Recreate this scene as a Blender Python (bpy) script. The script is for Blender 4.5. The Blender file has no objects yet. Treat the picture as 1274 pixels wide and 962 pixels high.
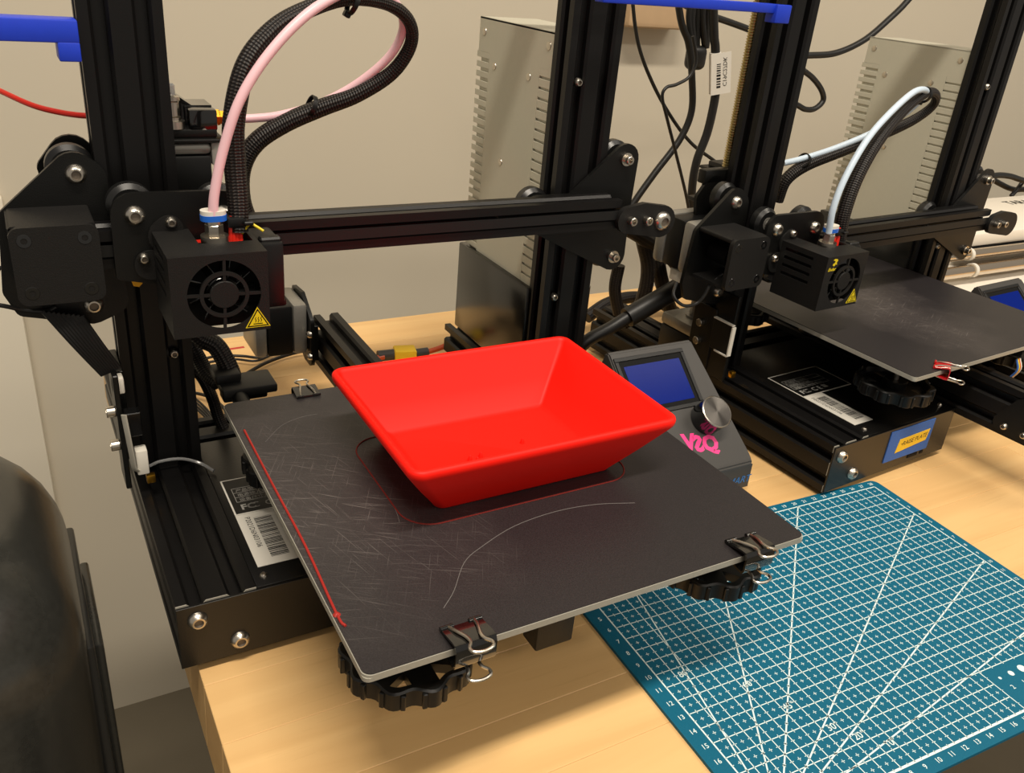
import bpy, bmesh, math, random
from mathutils import Vector, Matrix
random.seed(7)
MM = 0.001
scn = bpy.context.scene
col = scn.collection
# ------------------------------------------------------------------ camera
CAM_ROWS = ((0.8716,-0.4828,0.0846),(0.1495,0.4262,0.8922),(-0.4668,-0.7650,0.4437))
cd = bpy.data.cameras.new('camera'); cam = bpy.data.objects.new('camera', cd); col.objects.link(cam)
cd.sensor_width = 36; cd.lens = 1085.6/1274*36; cd.clip_start = 0.01; cd.clip_end = 50
Rm = Matrix(CAM_ROWS).transposed()
q = Rm.to_quaternion(); q.normalize()
cam.matrix_world = Matrix.Translation(Vector((-89.15,-233.44,348.22))*MM) @ q.to_matrix().to_4x4()
scn.camera = cam
# ------------------------------------------------------------------ light
w = bpy.data.worlds.new('room_ambient'); scn.world = w; w.use_nodes = True
bg = w.node_tree.nodes['Background']; bg.inputs[0].default_value = (1.0,0.91,0.79,1); bg.inputs[1].default_value = 0.30
def area(name, loc, rot, sx, sy, power, color):
    l = bpy.data.lights.new(name,'AREA'); l.shape='RECTANGLE'; l.size=sx; l.size_y=sy; l.energy=power; l.color=color
    o = bpy.data.objects.new(name,l); o.location=loc; o.rotation_euler=rot; col.objects.link(o); return o
WARM=(1.0,0.90,0.76)
area('ceiling_lamp', (-0.1,-0.52,2.1), (0,0,0), 1.2, 0.16, 44, WARM)
area('ceiling_lamp', (1.7,-0.52,2.1), (0,0,0), 1.2, 0.16, 16, WARM)
area('ceiling_lamp', (0.0,-1.9,2.1), (0,0,0), 1.2, 0.3, 14, WARM)
area('ceiling_lamp', (1.7,-1.9,2.1), (0,0,0), 1.2, 0.3, 20, WARM)
vs = scn.view_settings
scn.display_settings.display_device='sRGB'; vs.view_transform='Standard'; vs.look='None'; vs.gamma=1; vs.exposure=0.1; vs.use_curve_mapping=False
# ------------------------------------------------------------------ materials
MATS={}
def srgb(r,g,b):
    f=lambda c:(c/255/12.92) if c/255<=0.04045 else ((c/255+0.055)/1.055)**2.4
    return (f(r),f(g),f(b),1)
def mat(name, rgb, rough=0.5, metal=0.0, spec=0.5, noise=0.0, nscale=400, bump=0.0, emis=None, coat=0.0, trans=0.0):
    m=bpy.data.materials.new(name); m.use_nodes=True; nt=m.node_tree; b=nt.nodes['Principled BSDF']
    c=srgb(*rgb); b.inputs['Base Color'].default_value=c; b.inputs['Roughness'].default_value=rough; b.inputs['Metallic'].default_value=metal
    b.inputs['Specular IOR Level'].default_value=spec; b.inputs['Coat Weight'].default_value=coat; b.inputs['Transmission Weight'].default_value=trans
    if emis: b.inputs['Emission Color'].default_value=srgb(*emis[:3]); b.inputs['Emission Strength'].default_value=emis[3]
    tc=nt.nodes.new('ShaderNodeTexCoord'); n=nt.nodes.new('ShaderNodeTexNoise'); n.inputs['Scale'].default_value=nscale; n.inputs['Detail'].default_value=3
    nt.links.new(tc.outputs['Object'],n.inputs['Vector'])
    mx=nt.nodes.new('ShaderNodeMix'); mx.data_type='RGBA'
    k=noise
    mx.inputs[6].default_value=tuple(x*(1-k) for x in c[:3])+(1,); mx.inputs[7].default_value=tuple(min(1,x*(1+k)+k*0.004) for x in c[:3])+(1,)
    nt.links.new(n.outputs['Fac'],mx.inputs[0]); nt.links.new(mx.outputs[2],b.inputs['Base Color'])
    if bump:
        bp=nt.nodes.new('ShaderNodeBump'); bp.inputs['Strength'].default_value=bump; bp.inputs['Distance'].default_value=0.0004
        nt.links.new(n.outputs['Fac'],bp.inputs['Height']); nt.links.new(bp.outputs[0],b.inputs['Normal'])
    MATS[name]=m; return m
mat('anodised',(13,12,12),0.4,0.0,0.32,0.15,900,0.1)
mat('sheet',(13,13,12),0.38,0.0,0.34,0.2,1500,0.25)
mat('cover_grain',(23,22,21),0.5,0.0,0.3,0.25,2200,0.5)
mat('plastic',(14,14,14),0.42,0.0,0.35,0.1,500)
mat('dark',(9,9,9),0.7,0.0,0.2)
mat('rubber',(18,18,18),0.5,0,0.4)
mat('wheel',(22,22,22),0.32,0,0.5)
mat('steel',(205,198,186),0.28,1.0,0.5,0.05,300)
mat('motor_metal',(150,147,140),0.4,0.55,0.5,0.1,300)
mat('alu_edge',(176,172,160),0.5,0.3,0.5,0.1,600)
mat('brass',(214,160,52),0.3,1.0)
mat('gold_screw',(190,175,130),0.3,1.0)
mat('red_pla',(250,24,8),0.5,0,0.25,0.05,60)
mat('red_line',(112,30,24),0.6,0,0.3,0.2,700)
mat('red_fil',(205,30,14),0.35)
mat('red_silicone',(225,40,24),0.4)
mat('red_paint',(190,16,22),0.25,0,0.6,coat=0.4)
mat('blue_pla',(30,62,200),0.42,0,0.4,0.06,200)
mat('ptfe_pink',(240,196,204),0.35,0,0.4)
mat('ptfe_blue',(205,222,238),0.35,0,0.4)
mat('white_plastic',(225,220,208),0.4)
mat('clip_blue',(24,100,205),0.35)
mat('yellow',(226,200,20),0.5)
mat('label_white',(222,218,208),0.45)
mat('label_black',(17,17,16),0.4)
mat('print_grey',(165,163,158),0.5)
mat('print_dark',(22,22,22),0.5)
mat('tape_blue',(66,104,176),0.7,0,0.2,0.12,900,0.3)
mat('tape_yellow',(240,196,40),0.6)
mat('lcd_plastic',(66,64,62),0.5,0,0.4,0.06,1500,0.2)
mat('lcd_lip',(52,56,60),0.5)
mat('lcd_blue_print',(38,110,180),0.5)
mat('pink',(245,60,140),0.6)
mat('psu_grey',(196,193,176),0.42,0.15,0.5,0.03,300)
mat('psu_cap',(26,26,24),0.18,0.0,0.6)
mat('black_gloss',(14,14,14),0.12,0,0.6,0.2,300,coat=0.5)
mat('bin_gloss',(44,44,41),0.26,0,0.6,0.3,260,0.15)
mat('purge_red',(160,36,28),0.5)
mat('socket',(120,110,98),0.5,0.6)
mat('black_gloss2',(34,34,33),0.3,0,0.5)
mat('cable',(20,19,18),0.42)
mat('orange_wire',(196,74,20),0.45)
mat('gap_red',(196,66,58),0.7)
mat('mat_green',(0,94,122),0.62,0,0.3,0.10,1200,0.3)
mat('mat_print',(222,238,236),0.6)
mat('mat_edge',(10,70,84),0.6)
mat('wall_paint',(210,201,182),0.45,0,0.35,0.03,3)
mat('wall_panel',(226,218,200),0.4,0,0.35,0.02,3)
mat('floor_vinyl',(112,104,88),0.4,0,0.4,0.1,8)
mat('block',(206,176,140),0.55,0,0.3,0.08,40)
mat('rod',(215,200,180),0.2,1.0)
mat('white_machine',(236,228,214),0.4)
mat('scratch',(104,100,98),0.7,0,0.3,0.35,1500)
mat('clear',(190,190,190),0.15,0,0.5,trans=0.6)
mat('box_steel',(14,13,12),0.33,0,0.5,0.1,900,0.15)
def nodes(name, rough=0.5, spec=0.5):
    m=bpy.data.materials.new(name); m.use_nodes=True; nt=m.node_tree; b=nt.nodes['Principled BSDF']
    b.inputs['Roughness'].default_value=rough; b.inputs['Specular IOR Level'].default_value=spec; MATS[name]=m
    return m,nt,b
def N(nt,t,**k):
    n=nt.nodes.new(t)
    for a,v in k.items(): setattr(n,a,v)
    return n
def math_(nt,op,a,b=None):
    n=N(nt,'ShaderNodeMath',operation=op)
    for i,v in enumerate((a,b)):
        if v is None: continue
        if isinstance(v,(int,float)): n.inputs[i].default_value=v
        else: nt.links.new(v,n.inputs[i])
    return n.outputs[0]
def mix(nt,f,a,b):
    n=N(nt,'ShaderNodeMix',data_type='RGBA')
    for i,v in ((0,f),(6,a),(7,b)):
        if isinstance(v,(tuple,float,int)): n.inputs[i].default_value=v
        else: nt.links.new(v,n.inputs[i])
    return n.outputs[2]
# braided sleeve: mesh weave from the tube's own uv
m,nt,b=nodes('braid',0.5,0.4)
uv=N(nt,'ShaderNodeUVMap'); sp=N(nt,'ShaderNodeSeparateXYZ'); nt.links.new(uv.outputs[0],sp.inputs[0])
u=math_(nt,'MULTIPLY',sp.outputs[0],6.2832*7); v=math_(nt,'MULTIPLY',sp.outputs[1],1900.0)
s1=math_(nt,'SINE',math_(nt,'ADD',u,v)); s2=math_(nt,'SINE',math_(nt,'SUBTRACT',u,v))
pr_=math_(nt,'MULTIPLY',s1,s2); fac=math_(nt,'GREATER_THAN',pr_,0.6)
nz=N(nt,'ShaderNodeTexNoise'); nz.inputs['Scale'].default_value=500; tc=N(nt,'ShaderNodeTexCoord'); nt.links.new(tc.outputs['Object'],nz.inputs[0])
c2=mix(nt,nz.outputs[0],srgb(20,16,15),srgb(92,82,74)); c1=srgb(18,13,12)
nt.links.new(mix(nt,fac,c1,c2),b.inputs['Base Color'])
bp=N(nt,'ShaderNodeBump'); bp.inputs['Strength'].default_value=0.6; bp.inputs['Distance'].default_value=0.0004; nt.links.new(pr_,bp.inputs['Height']); nt.links.new(bp.outputs[0],b.inputs['Normal'])
# wood stave
m,nt,b=nodes('maple',0.42,0.4)
tc=N(nt,'ShaderNodeTexCoord'); mp=N(nt,'ShaderNodeMapping'); mp.inputs['Scale'].default_value=(2.2,26,26); nt.links.new(tc.outputs['Object'],mp.inputs[0])
oi=N(nt,'ShaderNodeObjectInfo'); off=N(nt,'ShaderNodeCombineXYZ'); nt.links.new(math_(nt,'MULTIPLY',oi.outputs['Random'],9.0),off.inputs[0]); nt.links.new(math_(nt,'MULTIPLY',oi.outputs['Random'],37.0),off.inputs[1]); nt.links.new(off.outputs[0],mp.inputs['Location'])
n1=N(nt,'ShaderNodeTexNoise'); n1.inputs['Scale'].default_value=1.6; n1.inputs['Detail'].default_value=6; n1.inputs['Distortion'].default_value=0.8; nt.links.new(mp.outputs[0],n1.inputs[0])
mp2=N(nt,'ShaderNodeMapping'); mp2.inputs['Scale'].default_value=(12,240,240); nt.links.new(tc.outputs['Object'],mp2.inputs[0])
n2=N(nt,'ShaderNodeTexNoise'); n2.inputs['Scale'].default_value=1.5; n2.inputs['Detail'].default_value=4; nt.links.new(mp2.outputs[0],n2.inputs[0])
cr=N(nt,'ShaderNodeValToRGB'); nt.links.new(n1.outputs[0],cr.inputs[0])
e=cr.color_ramp.elements; e[0].position=0.25; e[0].color=srgb(221,177,118); e[1].position=0.72; e[1].color=srgb(236,196,136)
ca=mix(nt,math_(nt,'MULTIPLY',math_(nt,'LESS_THAN',n2.outputs[0],0.36),0.12),cr.outputs[0],srgb(196,150,92))
hs=N(nt,'ShaderNodeHueSaturation'); nt.links.new(ca,hs.inputs['Color']); nt.links.new(math_(nt,'ADD',math_(nt,'MULTIPLY',oi.outputs['Random'],0.08),0.95),hs.inputs['Value'])
n3=N(nt,'ShaderNodeTexNoise'); n3.inputs['Scale'].default_value=9; n3.inputs['Detail'].default_value=2; nt.links.new(tc.outputs['Object'],n3.inputs[0])
st=math_(nt,'MULTIPLY',math_(nt,'GREATER_THAN',n3.outputs[0],0.69),0.3)
nt.links.new(mix(nt,st,hs.outputs[0],srgb(178,130,86)),b.inputs['Base Color'])
# build surface: fine speckle, worn scratches around a worn patch
def surface(name, cx, cy, rad, amount, ang):
    m,nt,b=nodes(name,0.42,0.4)
    tc=N(nt,'ShaderNodeTexCoord')
    n=N(nt,'ShaderNodeTexNoise'); n.inputs['Scale'].default_value=1400; n.inputs['Detail'].default_value=2; nt.links.new(tc.outputs['Object'],n.inputs[0])
    base=mix(nt,n.outputs[0],srgb(18,16,18),srgb(52,48,50))
    tot=None
    for k,a in enumerate(ang):
        rot=N(nt,'ShaderNodeMapping'); rot.inputs['Rotation'].default_value=(0,0,math.radians(a)); nt.links.new(tc.outputs['Object'],rot.inputs[0])
        sc=N(nt,'ShaderNodeMapping'); sc.inputs['Scale'].default_value=(34,1900,1); sc.inputs['Location'].default_value=(k*3.1,k*7.7,0); nt.links.new(rot.outputs[0],sc.inputs[0])
        q_=N(nt,'ShaderNodeTexNoise'); q_.inputs['Scale'].default_value=1.0; q_.inputs['Detail'].default_value=1; q_.inputs['Distortion'].default_value=0.5; nt.links.new(sc.outputs[0],q_.inputs[0])
        t=N(nt,'ShaderNodeMapRange'); t.inputs[1].default_value=0.67; t.inputs[2].default_value=0.80; nt.links.new(q_.outputs[0],t.inputs[0])
        tot=t.outputs[0] if tot is None else math_(nt,'MAXIMUM',tot,t.outputs[0])
    sep=N(nt,'ShaderNodeSeparateXYZ'); nt.links.new(tc.outputs['Object'],sep.inputs[0])
    dx=math_(nt,'SUBTRACT',sep.outputs[0],cx*MM); dy=math_(nt,'SUBTRACT',sep.outputs[1],cy*MM)
    d=math_(nt,'SQRT',math_(nt,'ADD',math_(nt,'MULTIPLY',dx,dx),math_(nt,'MULTIPLY',math_(nt,'MULTIPLY',dy,dy),0.45)))
    ln=N(nt,'ShaderNodeTexNoise'); ln.inputs['Scale'].default_value=25; nt.links.new(tc.outputs['Object'],ln.inputs[0])
    d=math_(nt,'ADD',d,math_(nt,'MULTIPLY',math_(nt,'SUBTRACT',ln.outputs[0],0.5),0.08))
    g=N(nt,'ShaderNodeMapRange'); g.inputs[1].default_value=rad*MM; g.inputs[2].default_value=rad*0.15*MM; nt.links.new(d,g.inputs[0])
    haze=math_(nt,'MULTIPLY',g.outputs[0],0.09*amount)
    base=mix(nt,haze,base,srgb(150,140,136))
    f=math_(nt,'MULTIPLY',math_(nt,'MULTIPLY',tot,g.outputs[0]),0.4*amount)
    nt.links.new(mix(nt,f,base,srgb(185,176,170)),b.inputs['Base Color'])
    bp=N(nt,'ShaderNodeBump'); bp.inputs['Strength'].default_value=0.25; bp.inputs['Distance'].default_value=0.0002; nt.links.new(n.outputs[0],bp.inputs['Height']); nt.links.new(bp.outputs[0],b.inputs['Normal'])
ORG=(113.0,200.0,0.0)
surface('surface_left',22-ORG[0],120-ORG[1],84,.85,(28,40,18,-62,75))
surface('surface_right',112-ORG[0],215-ORG[1],66,1.3,(15,60,-25,95))
# lcd screen
m,nt,b=nodes('lcd_screen',0.2,0.04)
tc=N(nt,'ShaderNodeTexCoord'); n=N(nt,'ShaderNodeTexNoise'); n.inputs['Scale'].default_value=1800; nt.links.new(tc.outputs['Object'],n.inputs[0])
nt.links.new(mix(nt,n.outputs[0],srgb(2,12,56),srgb(6,24,84)),b.inputs['Base Color'])
b.inputs['Emission Color'].default_value=srgb(0,50,190); b.inputs['Emission Strength'].default_value=0.22
# spun aluminium dial face
m,nt,b=nodes('dial',0.3,0.5); b.inputs['Metallic'].default_value=1.0; b.inputs['Base Color'].default_value=srgb(84,81,78)
b.inputs['Anisotropic'].default_value=0.85
tg=N(nt,'ShaderNodeTangent',direction_type='RADIAL',axis='Z'); nt.links.new(tg.outputs[0],b.inputs['Tangent'])
# ------------------------------------------------------------------ mesh builder (millimetres)
class MB:
    def __init__(s): s.bm=bmesh.new(); s.uv=s.bm.loops.layers.uv.new('UVMap'); s.rot=None
    def _x(s,vs,M):
        if M is not None: bmesh.ops.transform(s.bm,matrix=M,verts=vs)
    def box(s,x0,x1,y0,y1,z0,z1,b=0,seg=2,M=None):
        r=bmesh.ops.create_cube(s.bm,size=1); vs=r['verts']
        for v in vs: v.co=Vector(((x0+x1)/2+v.co.x*(x1-x0),(y0+y1)/2+v.co.y*(y1-y0),(z0+z1)/2+v.co.z*(z1-z0)))
        if b>0:
            es=list({e for v in vs for e in v.link_edges}); 
            o=bmesh.ops.bevel(s.bm,geom=es,offset=b,segments=seg,affect='EDGES',profile=0.5)
            vs=list({v for f in o['faces'] for v in f.verts}|{v for v in vs if v.is_valid})
        s._x(vs,M); return s
    def poly(s,pts):
        return s.bm.faces.new([s.bm.verts.new(p) for p in pts])
    def prism(s,p2,plane,a,b,M=None,holes=None):
        f={'xz':lambda u,v,t:(u,t,v),'xy':lambda u,v,t:(u,v,t),'yz':lambda u,v,t:(t,u,v)}[plane]
        A=[s.bm.verts.new(f(u,v,a)) for u,v in p2]; B=[s.bm.verts.new(f(u,v,b)) for u,v in p2]
        n=len(p2); fs=[]
        fs.append(s.bm.faces.new(A)); fs.append(s.bm.faces.new(B[::-1]))
        for i in range(n): fs.append(s.bm.faces.new([A[i],B[i],B[(i+1)%n],A[(i+1)%n]]))
        s._x(A+B,M); return s
    def hull(s,circ,plane,a,b,n=20,M=None):
        P=[]
        for x,z,r in circ:
            for k in range(n): t=2*math.pi*k/n; P.append((round(x+r*math.cos(t),3),round(z+r*math.sin(t),3)))
        P=sorted(set(P))
        def half(Q):
            h=[]
            for p in Q:
                while len(h)>1 and (h[-1][0]-h[-2][0])*(p[1]-h[-2][1])-(h[-1][1]-h[-2][1])*(p[0]-h[-2][0])<=0: h.pop()
                h.append(p)
            return h[:-1]
        return s.prism(half(P)+half(P[::-1]),plane,a,b,M)
    def lathe(s,prof,p0,p1,seg=24,M=None):
        "prof: (radius, height along p0->p1 direction)"
        p0=Vector(p0); d=(Vector(p1)-p0).normalized(); a=d.orthogonal().normalized(); c=d.cross(a); rings=[]; vs=[]
        for r,h in prof:
            if r<=1e-6: v=s.bm.verts.new(p0+d*h); rings.append([v]); vs.append(v)
            else:
                R=[s.bm.verts.new(p0+d*h+(a*math.cos(2*math.pi*k/seg)+c*math.sin(2*math.pi*k/seg))*r) for k in range(seg)]; rings.append(R); vs+=R
        for A,B in zip(rings,rings[1:]):
            for k in range(seg):
                j=(k+1)%seg
                q=[A[k%len(A)],A[j%len(A)],B[j%len(B)],B[k%len(B)]]
                u=[]
                for x in q:
                    if x not in u: u.append(x)
                if len(u)>=3: s.bm.faces.new(u)
        s._x(vs,M); return s
    def cyl(s,p0,p1,r,seg=24,r2=None,c=0,M=None):
        h=(Vector(p1)-Vector(p0)).length; r2=r if r2 is None else r2
        if c: pf=[(0,0),(r-c,0),(r,c),(r2,h-c),(r2-c,h),(0,h)]
        else: pf=[(0,0),(r,0),(r2,h),(0,h)]
        return s.lathe(pf,p0,p1,seg,M)
    def tube(s,pts,r,seg=12,sub=6,caps=True,flat=1.0,rf=None):
        P=[Vector(p) for p in pts]; Q=[]
        if len(P)>2 and sub>1:
            E=[P[0]*2-P[1]]+P+[P[-1]*2-P[-2]]
            for i in range(1,len(E)-2):
                a,b_,c,d=E[i-1:i+3]
                for k in range(sub):
                    t=k/sub; Q.append(0.5*((2*b_)+(c-a)*t+(2*a-5*b_+4*c-d)*t*t+(3*b_-a-3*c+d)*t**3))
            Q.append(P[-1])
        else: Q=P
        T=[(Q[min(i+1,len(Q)-1)]-Q[max(i-1,0)]).normalized() for i in range(len(Q))]
        n=T[0].orthogonal().normalized(); prev=None; L=0
        for i,p in enumerate(Q):
            n=(n-T[i]*n.dot(T[i])).normalized(); c=T[i].cross(n)
            if i: L+=(p-Q[i-1]).length
            rr=r*(rf(i/(len(Q)-1)) if rf else 1)
            R=[s.bm.verts.new(p+(n*math.cos(2*math.pi*k/seg)+c*math.sin(2*math.pi*k/seg)*flat)*rr) for k in range(seg)]
            if prev:
                for k in range(seg):
                    j=(k+1)%seg; f=s.bm.faces.new([prev[0][k],prev[0][j],R[j],R[k]])
                    for lp,uvv in zip(f.loops,((k/seg,prev[1]),((k+1)/seg,prev[1]),((k+1)/seg,L*MM),(k/seg,L*MM))): lp[s.uv].uv=uvv
            elif caps: s.bm.faces.new(R[::-1])
            prev=(R,L*MM)
        if caps: s.bm.faces.new(prev[0])
        return s
    def mesh(s,name,m,org=(0,0,0),sharp=35,M=None,m2=None):
        bm=s.bm
        if M is not None: bmesh.ops.transform(bm,matrix=M,verts=bm.verts)
        bmesh.ops.recalc_face_normals(bm,faces=bm.faces)
        o=Vector(org)
        for v in bm.verts: v.co=(v.co-o)*MM
        me=bpy.data.meshes.new(name); bm.to_mesh(me); bm.free()
        for p in me.polygons: p.use_smooth=True
        me.set_sharp_from_angle(angle=math.radians(sharp)); me.materials.append(MATS[m])
        if m2:
            me.materials.append(MATS[m2[0]])
            for p in me.polygons:
                if all(Vector((me.vertices[i].co.x,0,me.vertices[i].co.z)).length<m2[1]*MM for i in p.vertices): p.material_index=1
        return me
def link(name,me,parent=None):
    o=bpy.data.objects.new(name,me); col.objects.link(o)
    if parent: o.parent=parent
    return o
def root_org(o):
    while o.parent: o=o.parent
    return tuple(o.get('_org',(0,0,0)))
ORGS={}
def org_of(o):
    while o.parent: o=o.parent
    return ORGS.get(o.name,(0,0,0))
def part(name,mb,m,parent,label=None,kind=None,sharp=35):
    o=link(name,mb.mesh(name,m,org_of(parent),sharp),parent)
    if label: o['label']=label
    if kind: o['kind']=kind
    return o
def inst(name,me,at,parent,R=None,label=None):
    "an instance of a shared mesh at a millimetre point of the thing's frame"
    o=link(name,me,parent); g=org_of(parent)
    o.matrix_local=Matrix.Translation((Vector(at)-Vector(g))*MM)@(R.to_4x4() if R else Matrix.Identity(4))
    if label: o['label']=label
    return o
def empty(name,label,cat,org,at=None,rz=0,group=None):
    o=bpy.data.objects.new(name,None); col.objects.link(o); o.empty_display_size=0.02
    ORGS[o.name]=org; o.location=Vector(at if at is not None else org)*MM; o.rotation_euler=(0,0,rz)
    o['label']=label; o['category']=cat
    if group:o['group']=group
    return o
def single(name,mb,m,label,cat,org=None,group=None,sharp=35):
    if org is None:
        xs=[v.co for v in mb.bm.verts]; org=(sum(v.x for v in xs)/len(xs),sum(v.y for v in xs)/len(xs),min(v.z for v in xs))
    o=link(name,mb.mesh(name,m,org,sharp)); o.location=Vector(org)*MM; o['label']=label; o['category']=cat
    if group:o['group']=group
    ORGS[o.name]=org
    return o
def struct(name,mb,m):
    o=link(name,mb.mesh(name,m)); o['kind']='structure'; return o
_tc={}
def text_into(mb,s_,o,xd,yd,size,bold=0.0,align='LEFT',shear=0):
    "flat lettering in a mesh: o origin, xd/yd unit axes, size = letter height in mm"
    k=(s_,round(bold,3),align,shear)
    if k not in _tc:
        c=bpy.data.curves.new('t','FONT'); c.body=s_; c.size=1; c.align_x=align; c.offset=bold; c.shear=shear; c.resolution_u=2
        ob=bpy.data.objects.new('t',c); col.objects.link(ob); bpy.context.view_layer.update()
        me=ob.to_mesh(); _tc[k]=([v.co.copy() for v in me.vertices],[tuple(p.vertices) for p in me.polygons]); ob.to_mesh_clear()
        bpy.data.objects.remove(ob); bpy.data.curves.remove(c)
    V,F=_tc[k]; o=Vector(o); xd=Vector(xd); yd=Vector(yd); z=size/0.72
    vs=[mb.bm.verts.new(o+xd*v.x*z+yd*v.y*z) for v in V]
    for f in F:
        try: mb.bm.faces.new([vs[i] for i in f])
        except ValueError: pass
    return mb
def quad(mb,o,xd,yd,x0,x1,y0,y1):
    o=Vector(o); xd=Vector(xd); yd=Vector(yd)
    mb.poly([o+xd*x0+yd*y0,o+xd*x1+yd*y0,o+xd*x1+yd*y1,o+xd*x0+yd*y1])
def barcode(mb,o,xd,yd,L,H,seed):
    r=random.Random(seed); x=0
    while x<L:
        wv=r.choice((.35,.35,.6,.9)); quad(mb,o,xd,yd,x,min(L,x+wv),0,H); x+=wv+r.choice((.35,.5,.8))
def extr(W,H,x0=0,z0=0):
    "v-slot outline, W by H millimetres, grooves every 20"
    P=[]
    def side(L,pt):
        P.append(pt(0,0))
        for c in range(10,int(L),20):
            for u,v in ((c-4.7,0),(c-3.1,1.8),(c-3.1,6),(c+3.1,6),(c+3.1,1.8),(c+4.7,0)): P.append(pt(u,v))
    side(W,lambda u,v:(x0+u,z0+v)); side(H,lambda u,v:(x0+W-v,z0+u)); side(W,lambda u,v:(x0+W-u,z0+H-v)); side(H,lambda u,v:(x0+v,z0+H-u))
    return P
# shared hardware, axis along -y
def bolt_mesh(r,h=3.0,seg=20):
    b=MB(); b.lathe([(0,1.2-h),(r*.42,1.2-h),(r*.46,-h),(r*.62,-h*.98),(r*.88,-h*.62),(r,0),(r,0.6),(0,0.6)],(0,0,0),(0,1,0),seg)
    return b.mesh('bolt','steel',m2=('socket',r*.5))
BOLT=bolt_mesh(5.2,3.2); BOLT_S=bolt_mesh(3.1,2.6); BOLT_XL=bolt_mesh(7.0,3.6)
def capbolt():
    b=MB(); b.lathe([(0,-1.5),(1.5,-1.5),(1.6,-4.6),(2.6,-4.6),(3,-4.2),(3,0),(0,0)],(0,0,0),(0,1,0),18); return b.mesh('bolt','steel')
CAP=capbolt()
def wheel_mesh():
    b=MB(); b.lathe([(5,-5.2),(9.5,-5.2),(12,-2.6),(12,2.6),(9.5,5.2),(5,5.2),(5,-5.2)],(0,0,0),(0,1,0),32); return b.mesh('wheel','wheel')
WHEEL=wheel_mesh()
b=MB(); b.lathe([(0,-6),(2.5,-6),(3.2,-5.5),(5.1,-5.5),(5.1,5.5),(3.2,5.5),(2.5,6),(0,6)],(0,0,0),(0,1,0),24); BEAR=b.mesh('bearing','motor_metal')
def wheel(at,parent,R=None):
    o=inst('wheel',WHEEL,at,parent,R); c=link('bearing',BEAR,o); return o
RX=Matrix.Rotation(math.radians(-90),3,'Z')   # -y -> -x
RU=Matrix.Rotation(math.radians(-90),3,'X')  # -y -> up
# knob: scalloped thumb wheel with lightening holes
def knob_mesh():
    b=MB(); n=96; R0=28.5
    def ring(z,off,lob=1.0): 
        return [b.bm.verts.new(((R0+off+lob*1.7*math.cos(10*2*math.pi*k/n))*math.cos(2*math.pi*k/n),(R0+off+lob*1.7*math.cos(10*2*math.pi*k/n))*math.sin(2*math.pi*k/n),z)) for k in range(n)]
    rings=[ring(0,-1),ring(.8,0),ring(9.2,0),ring(10,-1),ring(10,-3.5,.6),ring(6,-4.5,.3)]
    inner=[b.bm.verts.new((23*math.cos(2*math.pi*k/n),23*math.sin(2*math.pi*k/n),6)) for k in range(n)]
    inb=[b.bm.verts.new((23*math.cos(2*math.pi*k/n),23*math.sin(2*math.pi*k/n),0)) for k in range(n)]
    seq=[inb]+rings+[inner,inb]
    for A,B in zip(seq,seq[1:]):
        for k in range(n): j=(k+1)%n; b.bm.faces.new([A[k],A[j],B[j],B[k]])
    # grip ribs
    for k in range(20):
        t=2*math.pi*(k+.5)/20; M=Matrix.Rotation(t,4,'Z'); rr=R0+1.7*math.cos(10*t)
        b.box(rr-1,rr+1.2,-1.1,1.1,0.6,8.8,.4,1,M)
    # hub and six webs leaving openings
    b.cyl((0,0,0),(0,0,11),9,32,c=.6)
    for k in range(6):
        M=Matrix.Rotation(math.pi/3*k+.2,4,'Z'); b.box(7,24,-6.0,6.0,0,5,0,1,M)
    return b.mesh('adjusting_knob','plastic')
KNOB=knob_mesh()
b=MB(); pts=[(7*math.cos(t*.6)*.8,7*math.sin(t*.6)*.8,t*.6*8/6.283/4) for t in range(60)]; pts=[(x,y,z*.58) for x,y,z in pts]; b.tube(pts,.6,6,1); SPRING=b.mesh('spring','steel')
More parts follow.
